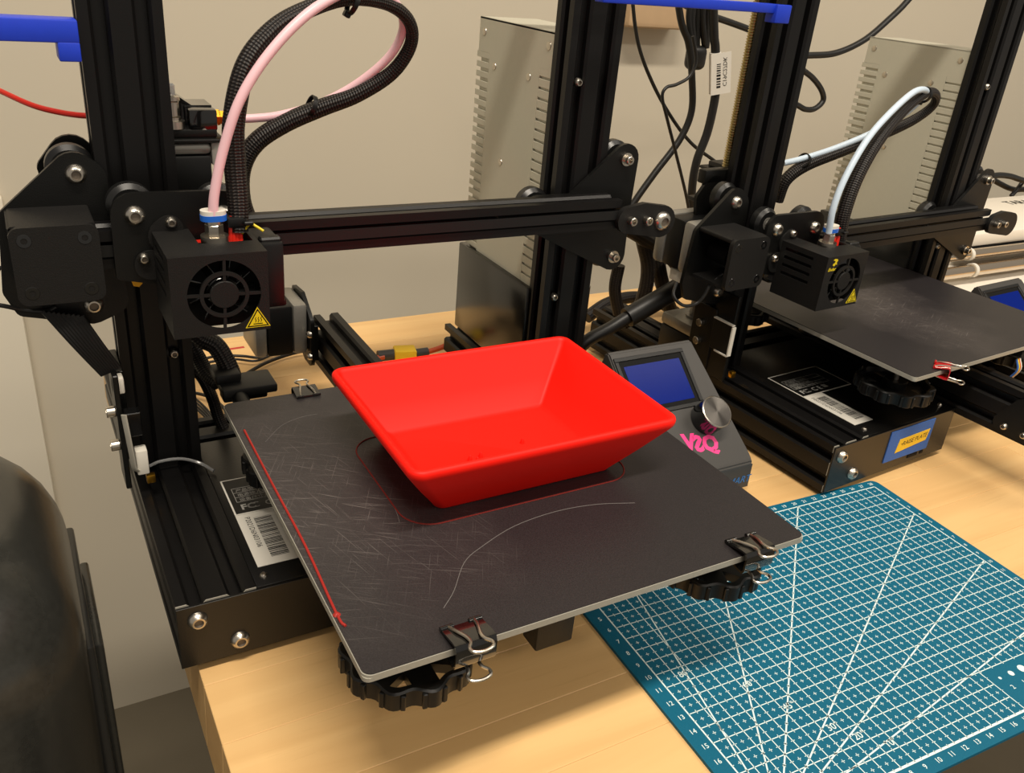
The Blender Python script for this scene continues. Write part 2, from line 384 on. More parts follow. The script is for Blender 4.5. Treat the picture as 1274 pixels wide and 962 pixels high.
CAB = {
'ptfe1': [(-2.0,214.0,216.9),(-0.5,214.0,228.3),(4.6,214.0,248.1),(13.3,214.0,271.1),(25.8,216.0,289.6),(43.3,220.0,306.9),(61.6,226.0,318.6),(82.0,236.0,324.9),(102.2,248.0,322.9),(115.9,258.0,312.2),(119.1,266.0,300.1),(113.3,274.0,285.8),(97.3,284.0,269.7),(77.7,292.0,257.7),(57.5,298.0,250.6),(43.3,302.0,248.1),(29.9,305.0,247.2)],
'sleeve1': [(12.0,222.0,205.2),(12.9,224.0,220.9),(12.9,226.0,241.2),(13.6,226.0,261.2),(20.4,226.0,286.2),(33.5,228.0,302.4),(51.0,232.0,312.7),(76.9,240.0,319.8),(103.1,250.0,318.0),(119.9,258.0,309.5),(125.3,266.0,296.0),(117.5,274.0,279.2),(99.1,282.0,265.4),(79.5,290.0,256.2),(59.2,296.0,246.3),(42.1,300.0,234.1),(34.0,303.0,218.3),(34.2,306.0,197.9),(42.0,310.0,175.8)],
'ties1': [(73.4,291.0,256.9),(80.8,240.0,318.1)],
'ptfe2': [(-5.8,214.0,177.8),(-7.8,214.0,197.9),(0.2,216.0,220.0),(19.8,220.0,245.1),(47.0,226.0,262.2),(82.4,234.0,276.7),(106.6,240.0,278.1),(124.9,250.0,271.4),(122.5,262.0,255.1),(102.7,274.0,238.0),(75.8,286.0,223.7),(50.0,296.0,213.8),(33.2,302.0,209.1)],
'sleeve2': [(27.0,226.0,164.7),(23.8,226.0,187.8),(31.1,228.0,215.4),(51.3,232.0,241.6),(86.1,240.0,262.8),(119.5,246.0,274.6),(143.4,252.0,272.2),(153.1,258.0,262.0),(142.7,266.0,248.7),(117.7,276.0,235.2),(82.3,286.0,220.8),(55.1,296.0,208.1),(41.1,302.0,194.4),(41.7,306.0,175.2)],
'ties2': [(50.7,296.0,211.7),(118.0,246.0,273.3)],
'filament': [(-132.0,420.0,267.4),(-101.0,380.0,257.9),(-86.2,350.0,254.8),(-71.9,330.0,250.5),(-59.0,320.0,248.4),(-47.1,310.0,248.4),(-30.0,306.0,248.7),(-3.3,304.0,248.0)],
'motorwireA': [(-122.9,275.0,172.0),(-104.7,275.0,172.5),(-100.4,275.0,177.0),(-94.3,275.0,180.0),(-84.5,276.0,182.4)],
'motorwireB': [(-123.6,262.0,167.2),(-103.1,262.0,161.4),(-92.6,264.0,156.7),(-82.2,262.0,155.7),(-77.3,262.0,157.5)],
'cableA': [(533.5,640.0,420.8),(541.9,640.0,367.9),(554.2,640.0,312.1),(572.3,640.0,263.3),(603.4,640.0,218.9),(641.4,640.0,179.1),(679.2,640.0,148.8),(725.8,640.0,124.0),(765.6,640.0,95.8),(755.8,600.0,50.1),(706.0,560.0,-4.7)],
'cableB': [(599.1,580.0,282.2),(609.6,580.0,257.1),(604.1,580.0,239.6),(587.3,580.0,230.7),(573.1,580.0,227.0),(569.5,580.0,216.6),(581.4,580.0,192.6),(604.9,580.0,148.9),(633.0,580.0,94.3),(654.0,580.0,41.7)],
'cableC': [(566.9,620.0,424.0),(606.6,620.0,306.3),(628.9,620.0,270.0),(643.0,620.0,229.8),(650.2,620.0,192.4),(638.6,620.0,158.7),(608.8,620.0,120.1),(584.2,620.0,86.1),(563.1,620.0,51.6),(553.8,600.0,1.3),(514.3,540.0,-35.1)],
'cableD': [(606.7,600.0,427.9),(643.9,600.0,294.6),(652.7,600.0,268.8),(662.7,600.0,233.1),(665.9,600.0,210.0),(663.6,600.0,172.1),(654.9,600.0,138.2),(655.2,600.0,103.2),(664.6,600.0,56.0),(664.0,580.0,-2.2)],
'cableE': [(621.1,640.0,313.9),(653.6,640.0,304.2),(693.1,640.0,297.1),(741.7,640.0,287.2),(786.1,640.0,275.5),(817.5,640.0,265.8),(840.9,640.0,260.6)],
'cableF': [(1036.3,640.0,453.9),(1040.8,640.0,372.8),(1015.2,640.0,336.4),(985.4,640.0,309.7),(947.7,640.0,282.9),(899.5,640.0,265.2),(848.3,640.0,260.8),(812.4,640.0,258.9)],
'cableG': [(798.2,620.0,263.0),(798.3,610.0,252.8),(804.2,600.0,246.6),(824.5,600.0,237.2),(843.6,600.0,223.6),(851.1,600.0,210.6),(839.7,600.0,200.5),(822.4,600.0,199.5),(796.1,600.0,205.5),(773.9,600.0,185.7),(750.9,580.0,77.7),(733.1,560.0,-1.7)],
'clump': [(633.6,630.0,312.8),(636.0,630.0,291.2),(649.2,630.0,260.5),(640.7,630.0,313.2),(649.8,630.0,300.6)],
'cableH': [(1114.6,520.0,111.4),(1141.3,520.0,120.7),(1180.1,520.0,119.3),(1235.4,520.0,108.9),(1347.5,520.0,96.9),(1584.4,520.0,62.0)],
'cableI': [(1159.6,540.0,116.4),(1195.7,540.0,103.1),(1240.0,540.0,91.5),(1301.0,540.0,86.3),(1588.1,540.0,39.5)],
'cableJ': [(1239.1,530.0,108.7),(1230.4,530.0,95.7),(1220.3,530.0,85.2)],
'sleeveK': [(346.7,330.0,155.5),(373.0,340.0,142.4),(400.8,350.0,127.8),(430.4,360.0,111.0),(457.4,370.0,89.4)],
'sleeveL': [(386.6,350.0,132.6),(396.3,350.0,109.6),(398.0,350.0,86.6),(396.4,355.0,61.3),(386.2,360.0,51.0)],
'sleeveM': [(431.2,380.0,104.4),(439.2,380.0,83.6),(464.2,390.0,48.2),(487.7,400.0,24.0),(509.8,410.0,-1.1)],
'sleeveN': [(410.1,450.0,18.2),(437.2,455.0,28.4),(471.9,460.0,29.9),(510.1,465.0,20.2),(546.4,470.0,0.7)],
'barrel': [(298.0,300.0,64.7),(326.4,300.0,78.2),(356.9,300.0,92.5),(386.9,300.0,104.4),(410.7,300.0,115.7)],
'sleeveO': [(364.1,350.0,112.4),(363.5,350.0,90.1),(372.0,350.0,66.2)],
'wireP2': [(-73.9,250.0,140.0),(-88.2,246.0,136.6),(-93.4,246.0,126.8),(-98.3,248.0,120.2),(-109.7,250.0,119.7),(-116.6,255.0,126.7),(-108.5,262.0,133.5)],
'bedsleeve': [(-5.7,300.0,125.1),(1.5,296.0,114.8),(9.2,292.0,109.9),(13.7,288.0,100.8),(16.3,284.0,92.0),(16.5,282.0,86.0)],
'bedsleeve2': [(-3.3,310.0,106.8),(1.1,306.0,94.7),(4.3,300.0,87.1),(9.4,292.0,82.4)],
'bedsleeve3': [(-3.3,318.0,85.9),(4.5,320.0,74.8),(9.8,320.0,58.6),(12.7,318.0,43.4),(16.1,312.0,33.1)],
'tablewireA': [(16.9,494.7,3.0),(29.8,499.0,3.0),(49.7,504.8,3.0),(69.4,498.2,3.0),(83.1,490.0,3.0),(94.0,495.5,3.0),(103.8,504.1,6.0)],
'tablewireB': [(16.7,482.9,3.0),(36.8,493.1,3.0),(61.2,493.7,3.0),(78.8,484.3,3.0),(97.4,494.4,3.0),(108.1,492.4,12.0)],
'tablewireC': [(51.0,449.6,3.0),(63.6,460.1,3.0),(85.3,476.7,3.0),(110.4,488.2,3.0),(128.1,484.8,6.0),(127.0,445.7,20.0)],
'tablewireD': [(13.9,440.1,4.0),(24.0,430.4,4.0),(30.5,416.2,4.0),(36.0,385.5,4.0)],
'ribbon0': [(14.3,428.3,6.0),(20.0,401.5,6.0),(22.4,373.0,6.0),(25.6,339.8,8.0)],
'ribbon1': [(13.2,422.7,6.0),(18.9,396.2,6.0),(21.3,368.1,6.0),(24.5,335.3,8.0)],
'ribbon2': [(12.1,417.3,6.0),(17.8,391.0,6.0),(20.3,363.3,6.0),(23.5,330.8,8.0)],
'ribbon3': [(11.1,411.8,6.0),(16.8,385.9,6.0),(19.2,358.5,6.0),(22.5,326.3,8.0)],
'powerlead': [(158.1,449.9,4.0),(175.4,450.9,5.0),(187.6,450.1,6.0)],
'powerlead2': [(223.5,445.7,6.0),(245.7,449.1,8.0),(265.3,455.1,12.0),(278.5,447.9,20.0),(278.3,413.4,35.0)],
'xt': [(182.7,453.6,6.0),(190.3,452.9,6.0),(198.0,452.3,6.0),(217.8,447.6,6.0),(230.0,447.3,6.0),(202.7,464.0,6.0),(193.4,440.8,6.0)],
'railwire': [(-40.5,262.0,48.7),(-33.8,262.0,50.7),(-22.1,262.0,49.9),(-12.0,258.0,47.0),(-5.1,250.0,44.2)],
'redtape': [(54.3,527.6,-2.0),(78.8,529.0,-2.0),(77.5,523.7,-2.0),(54.5,521.9,-2.0)],
'scratchA': [(44.1,23.2,98.0),(53.1,31.7,98.0),(65.9,47.5,98.0),(78.9,55.0,98.0),(100.8,63.3,98.0),(125.9,66.3,98.0),(148.9,64.0,98.0),(169.6,57.3,98.0)],
'scratchB': [(47.5,204.9,98.0),(36.2,203.9,98.0),(24.3,198.2,98.0),(11.5,183.9,98.0)],
'scratchC': [(53.3,112.3,98.0),(52.5,97.4,98.0),(50.5,87.4,98.0)],
'purge': [(4.1,199.8,98.0),(3.8,139.8,98.0),(3.8,86.2,98.0),(1.9,37.1,98.0),(2.9,28.9,98.0)],
}
# ------------------------------------------------------------------ the room
b=MB(); b.box(-2500,4000,885,935,-750,2600); struct('wall_back',b,'wall_paint')
b=MB(); b.box(-2500,4000,-2600,935,-800,-750); struct('floor',b,'floor_vinyl')
b=MB(); b.box(-2000,-99,868,885,-750,58,3); struct('trim_1',b,'wall_panel')
# ------------------------------------------------------------------ workbench
TB=empty('workbench','long maple butcher block workbench with rounded near left corner under both machines','workbench',(800,235,-750))
y=-84
ys=[-48,0,38,80,121,163,205,246,288,330,371,412,455,498,553]
rr=random.Random(3)
for i,(a,c) in enumerate(zip(ys,ys[1:])):
    cuts=[-42]+sorted(rr.uniform(-42+250*k,-42+250*k+180) for k in range(2,7,rr.choice((2,3))))+[1700]
    for x0,x1 in zip(cuts,cuts[1:]):
        b=MB(); g=.06
        b.box(x0+(0 if x0==-42 else g),x1-g,a+g,c-g,-46,-2,.35 if x0>-42 else .35,1)
        if x0==-42:
            for v in b.bm.verts:
                if v.co.x<-41 and v.co.z>-5: v.co.x+=1.2; 
        part('stave',b,'maple',TB)
for sx,sy in ((60,0),(60,480),(1600,0),(1600,480)):
    b=MB(); b.box(sx,sx+60,sy,sy+60,-750,-46,3); part('leg',b,'plastic',TB)
# ------------------------------------------------------------------ printer
def shroud_front(b,x0,x1,z0,z1,y0,y1,cx,cz,r,n=48):
    def pt(t):
        c,s=math.cos(t),math.sin(t)
        k=min(((x1-cx) if c>0 else (cx-x0))/abs(c) if abs(c)>1e-6 else 1e9,((z1-cz) if s>0 else (cz-z0))/abs(s) if abs(s)>1e-6 else 1e9)
        return (cx+c*k,cz+s*k)
    angs=sorted([2*math.pi*k/n for k in range(n)]+[math.atan2(z-cz,x-cx)%(2*math.pi) for x in (x0,x1) for z in (z0,z1)])
    O=[pt(t) for t in angs]; I=[(cx+r*math.cos(t),cz+r*math.sin(t)) for t in angs]
    V=[[b.bm.verts.new((p[0],y,p[1])) for p in L] for L in (O,I) for y in (y0,y1)]
    m_=len(angs)
    for k in range(m_):
        j=(k+1)%m_
        for A,B in ((V[0],V[2]),(V[1],V[3]),(V[0],V[1]),(V[2],V[3])):
            b.bm.faces.new([A[k],A[j],B[j],B[k]])
def printer(idx,at,rz,dz,by,label):
    P=empty('desktop_3d_printer',label,'3d printer',ORG,at,rz)
    right = idx==2
    # --- base rails
    for x0,nm in ((-49,'side_rail'),(235.5,'side_rail')):
        b=MB(); b.prism(extr(40,40,x0,3),'xz',133.2,425); part(nm,b,'anodised',P)
    for y0 in (292,170):
        b=MB(); b.prism(extr(40,20,y0,18),'yz',-9 if y0==292 else 104.5,235.5); part('cross_rail',b,'anodised',P)
    for x,y in ((-29,150),(-29,410),(255,150),(255,410)):
        b=MB(); b.cyl((x,y,-2),(x,y,3),9,20); part('foot',b,'rubber',P)
    # --- electronics box
    b=MB(); b.box(-8.8,104,133,290,4,42.4,.8,2); eb=part('electronics_box',b,'box_steel',P)
    b=MB(); b.box(-49.2,104.4,131,132.6,3.6,42.3,.2,1); fp=part('front_plate',b,'box_steel',P)
    b=MB(); b.prism(extr(40,40,-49,3),'xz',132.7,133.2); part('cut_end',b,'alu_edge',P,'bare metal cut end of the rail')
    for x,z in ((-39.2,33),(-19.2,13)): inst('bolt',BOLT,(x,131,z),P)
    b=MB(); b.box(53,66,130.6,131.2,8,10.6); b.box(70,74,130.6,131.2,8,10.4); part('card_slot',b,'dark',fp)
    for x,y in ((-3,141),(97,141)): inst('bolt',BOLT_S,(x,y,42.4),P,RU).scale=(.7,.7,.7)
    # info label and barcode label
    L=MB(); L.box(-4,58,200,239,42.3,42.65); lb=part('information_label',L,'label_white',eb,'black printed plate with white border')
    L=MB(); L.box(-3,57,201,238,42.4,42.75); 
    part('label_field',L,'label_black',P)
    L=MB(); z=42.85
    for k in range(4): quad(L,(0,0,z),(1,0,0),(0,1,0),0,44,212.5+k*5,212.9+k*5)
    for x in (0,15,44): quad(L,(0,0,z),(1,0,0),(0,1,0),x,x+.35,212.5,227.9)
    for k,s_ in enumerate(('设备尺寸','电源输入','产品型号')): 
        text_into(L,s_,(2,213.6+k*5,z),(1,0,0),(0,1,0),2.6)
        text_into(L,('220x220x250mm','DC 24V','115/230V')[k],(17,213.8+k*5,z),(1,0,0),(0,1,0),2.0)
    text_into(L,'FC',(1,204.3,z),(1,0,0),(0,1,0),5.4,.03); text_into(L,'C E',(15,204.3,z),(1,0,0),(0,1,0),5.4,.015); quad(L,(29,205,z),(1,0,0),(0,1,0),0,5,0,5)
    for k in range(28):
        t=math.radians(50+k*10); t2=math.radians(60+k*10)
        if k<26:
            L.poly([(9.2+3.6*math.cos(t),206.9+2.1*math.sin(t),z),(9.2+4.2*math.cos(t),206.9+2.7*math.sin(t),z),(9.2+4.2*math.cos(t2),206.9+2.7*math.sin(t2),z),(9.2+3.6*math.cos(t2),206.9+2.1*math.sin(t2),z)])
    part('label_print',L,'print_grey',P)
    L=MB(); L.box(-4,18.5,149,199.6,42.3,42.7); bl=part('barcode_label',L,'label_white',eb,'white barcode sticker')
    L=MB(); barcode(L,(5,155,42.8),(0,1,0),(1,0,0),39,10,5+idx); text_into(L,'P2021D6N03106',(.4,196,42.8),(0,-1,0),(1,0,0),3.1)
    part('barcode_print',L,'print_dark',P)
    if right:
        L=MB(); L.box(19,77,130.3,131,12,40); tp=part('tape_label',L,'tape_blue',P,'blue masking tape patch')
        L=MB(); L.prism([(31,18.5),(71,21.5),(73,31.5),(33,30.5)],'xz',130.0,130.3); part('yellow_tape',L,'tape_yellow',tp,'yellow tape strip with handwriting')
        L=MB(); text_into(L,'•RAISE PLATE',(36,129.9,23.6),(1,0,.04),(0,0,1),4.2,0,'LEFT',.15); part('handwriting',L,'print_dark',tp)
    # --- uprights
    for x0 in (-49,235.5):
        b=MB(); b.prism([(x,y) for x,y in extr(40,20,x0,267)],'xy',43,400); up=part('upright',b,'anodised',P)
    for x,z in ((245.5,276),(245.5,126),(-19,118)): inst('bolt',BOLT_S,(x,267.5+(1 if x>0 else 3),z),P)
    b=MB(); b.prism([(x,z) for x,z in extr(20,20,267,400)],'yz',-49,275.5); part('top_beam',b,'anodised',P)
    # --- y rail, motor, bed carriage
    b=MB(); b.prism(extr(20,40,105,38.5),'xz',50,396); part('bed_rail',b,'anodised',P)
    b=MB(); b.box(104,126,37,50.5,38,79,1.2,2); part('belt_tensioner',b,'cover_grain',P)
    for y,z in ((90,50),(74,50)): inst('bolt',BOLT_S,(103.4,y,z-3),P,RX)
    b=MB(); b.hull([(92,49,8),(70,49,8),(82,66,8)],'yz',103.4,105); part('tensioner_plate',b,'sheet',P)
    b=MB(); b.hull([(384,46,5),(396,46,5),(384,78,5),(404,93,3),(425,91,3),(425,60,5)],'yz',97.5,100.5); b.box(100.4,105.2,384,394,44,74,.4,1); part('bed_motor_bracket',b,'sheet',P)
    b=MB(); b.box(66,86,386.5,427.5,51,92,2,2); mo=part('bed_motor',b,'plastic',P)
    b=MB(); b.box(56,66.2,386,428,50.5,92.5,4,2); part('rear_cap',b,'motor_metal',mo,'silver end cap')
    b=MB(); b.box(86,97.4,386,428,50.5,92.5,3,2); part('front_cap',b,'motor_metal',mo,'silver end cap')
    for z in (69,50): inst('bolt',BOLT_S,(97.5,381,z),P,RX)
    b=MB(); b.hull([(0,0,12)],'xy',0,0.01) if False else None
    b=MB()
    b.hull([(32.5,by+32.5,10),(202.5,by+202.5,10)],'xy',84,87); b.hull([(202.5,by+32.5,10),(32.5,by+202.5,10)],'xy',84.2,87.2); b.box(85,150,by+60,by+175,83.8,87.1)
    part('bed_carriage',b,'sheet',P)
    for x,y in ((93,by+80),(137,by+80),(93,by+160),(137,by+160)): wheel((x,y,58.5),P,RU)
    for x,y in ((32.5,by+32.5),(202.5,by+32.5),(32.5,by+202.5),(202.5,by+202.5)):
        k=inst('adjusting_knob',KNOB,(x,y,65),P,Matrix.Rotation(x*.01,3,'Z'))
        b=MB(); b.cyl((x,y,66),(x,y,95),2,12); part('levelling_screw',b,'steel',P)
        inst('spring',SPRING,(x,y,87),P)
    hb_rot=0
    def bedM(): return None
    b=MB(); b.hull([(x,y,3) for x in (3,232) for y in (by+3,by+232)],'xy',94.3,96.2,32); hb=part('heated_bed',b,'alu_edge',P,'pale metal edged heated bed')
    b=MB(); b.hull([(x,y,4) for x in (4,231) for y in (by+4,by+231)],'xy',96.2,97.5,32); part('glass_edge',b,'alu_edge',hb)
    b=MB(); b.hull([(x,y,4) for x in (4.4,230.6) for y in (by+4.4,by+230.6)],'xy',97.5,98,32); part('build_surface',b,'surface_right' if right else 'surface_left',P,'black speckled print surface with pale scratches')
    # --- gantry
    G=dz
    b=MB(); b.prism([(y_,z_+G) for y_,z_ in extr(20,20,243,183)],'yz',-58,276); part('gantry_beam',b,'anodised',P)
    inst('bolt',BOLT_S,(181,247,193.5+G),P).scale=(.6,.6,.6)
    # belt in the beam slot
    b=MB(); b.box(-56,300,241.2,242.4,190,196) ; b.bm.verts.ensure_lookup_table()
    for v in b.bm.verts: v.co.z+=G
    part('drive_belt',b,'rubber',P)
    def hz(L): return [(x,z+G,r) for x,z,r in L]
    b=MB(); b.hull(hz([(-59.5,228.5,10.5),(-55,225,10.5),(-90,206,7),(-95,168,6),(-92,158,5),(-60,156,11),(-50,158,9)]),'xz',263.4,266.4); part('left_gantry_plate',b,'sheet',P)
    b=MB(); b.hull(hz([(-58,231,11.5),(-69,225,6.5),(-66,205,5),(-54,200,8)]),'xz',289,292); part('rear_gantry_plate',b,'sheet',P)
    for z in (228,156):
        wheel((-60.5,276,z+1+G),P); inst('bolt',BOLT,(-59,263.4,z+G),P)
    wheel((2.5,277,193+G),P)
    b=MB(); b.hull(hz([(289.5,225.5,11),(289.5,190,10),(250,198,6)]),'xz',263.4,266.4); b.hull(hz([(289.5,155.5,11),(289.5,190,10),(220,186,8)]),'xz',263.42,266.42); b.hull(hz([(221,194,9),(250,194,9)]),'xz',263.44,266.44); part('right_gantry_plate',b,'sheet',P)
    b=MB(); b.hull(hz([(289.5,225,12.5),(289.5,156,12.5),(221,196,13),(221,186,13)]),'xz',289,292) if False else None
    for x,z in ((287.5,225),(287.5,156),(223.5,194)): wheel((x,277,z+G),P)
    for x,z in ((289.5,226),(289.5,155)):
        inst('bolt',CAP,(x,262,z+G),P)
        b=MB(); b.cyl((x,263.4,z+G),(x,261.6,z+G),4.6,18); part('washer',b,'steel',P)
    b=MB(); b.hull(hz([(281,189.5,9.5),(293,190,11),(310,187,11.5)]),'xz',238.5,242.8); tp=part('idler_bracket',b,'cover_grain',P)
    for x,z in ((282,189.5),(295.5,189)): inst('bolt',CAP,(x,238.5,z+G),P)
    
    if not right: inst('bolt',BOLT_XL,(310,238.4,187.5+G),P)
    b=MB(); b.cyl((310,243,187+G),(310,252,187+G),8,24); part('idler_pulley',b,'motor_metal',P)
    # X motor and its cover
    b=MB(); x0,x1,z0,z1=-94,-54.5,172.5+G,212+G
    b.hull([(x,z,5) for x in (x0+5,x1-5) for z in (z0+5,z1-5)],'xz',227,230.5,24)
    b.hull([(x,z,1.2) for x in (x0+2,x1-2) for z in (z1-2.5,z1-1.3)],'xz',230.5,263.3,12)
    b.box(x0+2,x1-2,230.5,263.3,z0,z0+2.4)
    if not right: b.box(x0+.1,x0+2.4,230.5,263.3,z0+1,z1-1)
    cv=part('motor_cover',b,'cover_grain',P)
    for x in (x0+6.5,x1-6.5):
        for z in (z0+6.5,z1-6.5):
            b=MB(); b.lathe([(0,1.5),(1.3,1.5),(1.5,-.2),(3.2,-.2),(3.6,.3),(3.6,1)],(x,227,z),(x,228,z),20); part('screw',b,'black_gloss',cv)
    b=MB(); b.box(x0,x1,279,297,z0,z1,2,2) if right else b.box(x0+30,x1,267,285,z0,z1,2,2)
    if right:
        mo=part('gantry_motor',b,'plastic',P)
        b=MB(); b.box(x0-1,x1+1,266.5,279.2,z0-1,z1+1,4,2); part('front_cap',b,'motor_metal',mo,'silver motor face')
        b=MB(); b.box(x0-1,x1+1,297,309,z0-1,z1+1,4,2); part('rear_cap',b,'motor_metal',mo,'silver end cap')
        b=MB(); b.cyl((-74,243,192+G),(-74,262,192+G),8,24); part('drive_pulley',b,'dark',P)
        b=MB(); b.box(-90,-76,274,290,z0-11,z0-1.5,1,2); part('motor_plug',b,'white_plastic',mo,'pale cable plug')
    else:
        b.bm.free()
        b=MB(); b.cyl((-74,243,192+G),(-74,262,192+G),8,24); part('drive_pulley',b,'dark',P)
    # extruder on its motor behind the left upright
    b=MB(); b.box(-26,15,294,335,206+G,229+G,2,2); em=part('extruder_motor',b,'plastic',P)
    b=MB(); b.box(-26,15.3,293.6,335.4,229+G,236+G,3,2); part('motor_cap',b,'motor_metal',em,'silver motor rim')
    b=MB(); b.box(-30,23,291,338,236+G,239+G,2,2); b.box(-27,19,293,330,239+G,244+G,1,2); part('extruder_plate',b,'sheet',P)
    b=MB(); b.prism([(-2,240+G),(19,240+G),(19,255+G),(8,255+G),(-2,262+G),(-10,262+G),(-6,252+G)],'xz',305,325)
    b.box(4,19.5,293,305,243+G,254.5+G,1,2); ex=part('extruder_arm',b,'black_gloss',P)
    b=MB(); b.cyl((-4,298,244+G),(-4,298,248+G),6.5,24); b.cyl((-4,298,248+G),(-4,298,250+G),4.5,24); b.cyl((-4,298,250+G),(-4,298,259+G),4,24,c=.8); b.cyl((-4,298,259+G),(-4,298,261+G),4.6,24); part('feed_gear',b,'steel',P,'bright steel feed gear')
    b=MB(); b.cyl((-4,298,261+G),(-4,298,268+G),2.5,20,c=1); part('gear_shaft',b,'clear',P)
    inst('bolt',BOLT_S,(12,296,244+G),P,RU)
    b=MB(); b.cyl((19,305,248+G),(23,305,248+G),5,6,c=.5); b.cyl((23,305,248+G),(28,305,248+G),4.2,6); b.cyl((28,305,248+G),(30,305,248+G),2.8,20); part('brass_fitting',b,'brass',P,'gold brass push fitting')
    b=MB(); b.box(16,23,298,325,222+G,235+G,1,2); part('motor_plug',b,'white_plastic',P,'pale cable plug')
    # Z drive
    b=MB(); pts=[]
    
    zs=MB(); zx=-30; zy=306
    n=0
    pf=[]
    for k in range(int(350/2)): pf+=[(3.2,k*2),(4.2,k*2+.7),(4.2,k*2+1.1),(3.2,k*2+1.9)]
    zs.lathe([(0,0)]+pf[:-110]+[(0,pf[-111][1]+.5)],(zx,zy,100),(zx,zy,101),14); part('lead_screw',zs,'gold_screw',P,'threaded brass coloured rod',sharp=20); b.bm.free()
    b=MB(); b.box(zx-20.5,zx+20.5,288.5,329.5,43.2,66,2,2); zm=part('lift_motor',b,'plastic',P)
    b=MB(); b.box(zx-21,zx+21,288,330,66,77,3,2); b.cyl((zx,zy,77),(zx,zy,79),11,24); part('motor_cap',b,'motor_metal',zm,'silver motor face')
    b=MB(); b.cyl((zx,zy,79),(zx,zy,101),8,24,c=1); part('coupler',b,'motor_metal',P,'silver shaft coupler')
    b=MB(); b.cyl((zx,zy,212+G+8),(zx,zy,224+G+8),9,24,c=1); b.cyl((zx,zy,224+G+8),(zx,zy,227+G+8),11,24); part('lead_nut',b,'brass',P,'brass lead nut')
    b=MB(); b.box(zx-26,zx+14,zy-15,zy+13,216+G,219.5+G,1,2); right and b.box(zx-40,zx-4,zy-17,zy-8,236+G,247+G,1.5,2); b.box(zx-24,zx-6,zy-15,zy-8,219+G,237+G,1,2); part('nut_bracket',b,'sheet',P)
    # carriage and hot end
    b=MB(); b.hull(hz([(-36,212,11.5),(7,211,12),(2,175,8),(-45.5,180.5,2.5)]),'xz',238,241); cp=part('carriage_plate',b,'sheet',P)
    for x,z in ((-36,212),(8,210)): wheel((x,253.5,z+1.5+G),P); inst('bolt',BOLT,(x,238,z+G),P)
    wheel((-14,253,174+G),P)
    b=MB(); b.cyl((-38,241.2,175+G),(-38,252,175+G),2.8,6); part('eccentric_nut',b,'brass',P,'brass eccentric nut')
    x0,x1,z0,z1,y0,y1=-29,19,161+G,203.5+G,192,237.8
    cx,cz=-3.2,182.2+G
    b=MB(); shroud_front(b,x0,x1,z0,z1,y0,y0+1.4,cx,cz,18.2)
    b.box(x0,x1,y0+1.4,y1,z1-1.4,z1) if False else None
    # top with cut-out at the back for tube and wires
    b.box(x0,x1,y0+1.2,211,z1-1.4,z1); b.box(x0,-10.5,211,y1,z1-1.4,z1); b.box(16.5,x1,211,y1,z1-1.4,z1)
    b.box(x1-1.4,x1,y0+1.2,y1,z0,z1-1.4); b.box(x0,x0+1.4,y0+1.2,y0+6,z0,z1-1.4); b.box(x0,x0+1.4,y1-6,y1,z0,z1-1.4)
    b.box(x0,x0+1.4,y0+6,y1-6,z0,z0+17); b.box(x0,x0+1.4,y0+6,y0+13,z0+17,z1-1.4)
    for za,zb in ((19.6,23.4),(26,29.6),(32.2,36),(38.4,41.1)): b.box(x0,x0+1.4,y0+13,y1-6,z0+za,z0+zb)
    b.hull([(-20,z1+1,7),(-22,z1-3,9)],'xz',y1-1.6,y1,20); b.hull([(-31,z1-18,8),(-26,z1-18,8)],'xz',y1-1.6,y1,20)
    sh=part('fan_shroud',b,'cover_grain',P)
    for x,z in ((-19,z1+4.5),(-34,z1-14)): inst('bolt',BOLT_S,(x,y1-1.6,z),P)
    b=MB()
    def ringb(r0,r1): b.lathe([(r0,-1),(r1,-1),(r1,.6),(r0,.6),(r0,-1)],(cx,y0+1,cz),(cx,y0+2,cz),40)
    ringb(10.3,12.2); b.cyl((cx,y0,cz),(cx,y0+2,cz),7.2,32,c=.3)
    for k in range(4):
        M=Matrix.Translation((cx,0,cz))@Matrix.Rotation(math.pi/2*k+.04,4,'Y')@Matrix.Translation((-cx,0,-cz)); b.box(cx+6.5,cx+18.6,y0+.2,y0+1.4,cz-.75,cz+.75,0,1,M)
    part('fan_grille',b,'cover_grain',sh)
    b=MB(); b.cyl((cx,y0+4,cz),(cx,y0+10,cz),8,28,c=.6)
    for k in range(9):
        M=Matrix.Translation((cx,y0+7,cz))@Matrix.Rotation(2*math.pi*k/9,4,'Y')@Matrix.Rotation(.65,4,'X')
        b.box(7,17,-3.2,3.2,-.45,.45,.2,1,M)
    part('fan_rotor',b,'black_gloss',sh)
    b=MB(); b.box(x0+2,x1-2,y0+11,y0+30,z0+.5,z1-3); part('fan_frame',b,'dark',sh)
    b=MB()
    b.box(x1+.2,x1+13,y0+16,y1-1,z0+6,z1-1,2,2); b.cyl((x1+.4,y0+34,z1-14),(x1+13,y0+34,z1-14),17.5,32,c=1.5) if False else None
    b.box(x1+.5,x1+15,y0+20,y1-4,z0+3,z0+9,2,2)
    b.box(x1+1,x1+12.5,y0+18,y0+24,z1-4,z1+.8,1,1)
    part('part_fan',b,'plastic',P)
    # warning triangle
    tx,tz=12.6,z0+5.6
    for mname,sc,dy,nm in (('yellow',7.4,.25,'warning_sign'),('dark',6.6,.3,'warning_border'),('yellow',5.3,.35,'warning_field')):
        b=MB(); b.prism([(tx+sc*math.sin(math.radians(a)),tz+sc*math.cos(math.radians(a))) for a in (0,120,240)],'xz',y0-dy,y0+.1); o=part(nm,b,mname,sh)
    b=MB()
    for k in range(3): b.tube([(tx-1.4+k*1.4,y0-.4,tz-1+.2),(tx-.9+k*1.4,y0-.4,tz+.2),(tx-1.4+k*1.4,y0-.4,tz+1),(tx-1+k*1.4,y0-.4,tz+1.9)],.16,6,3)
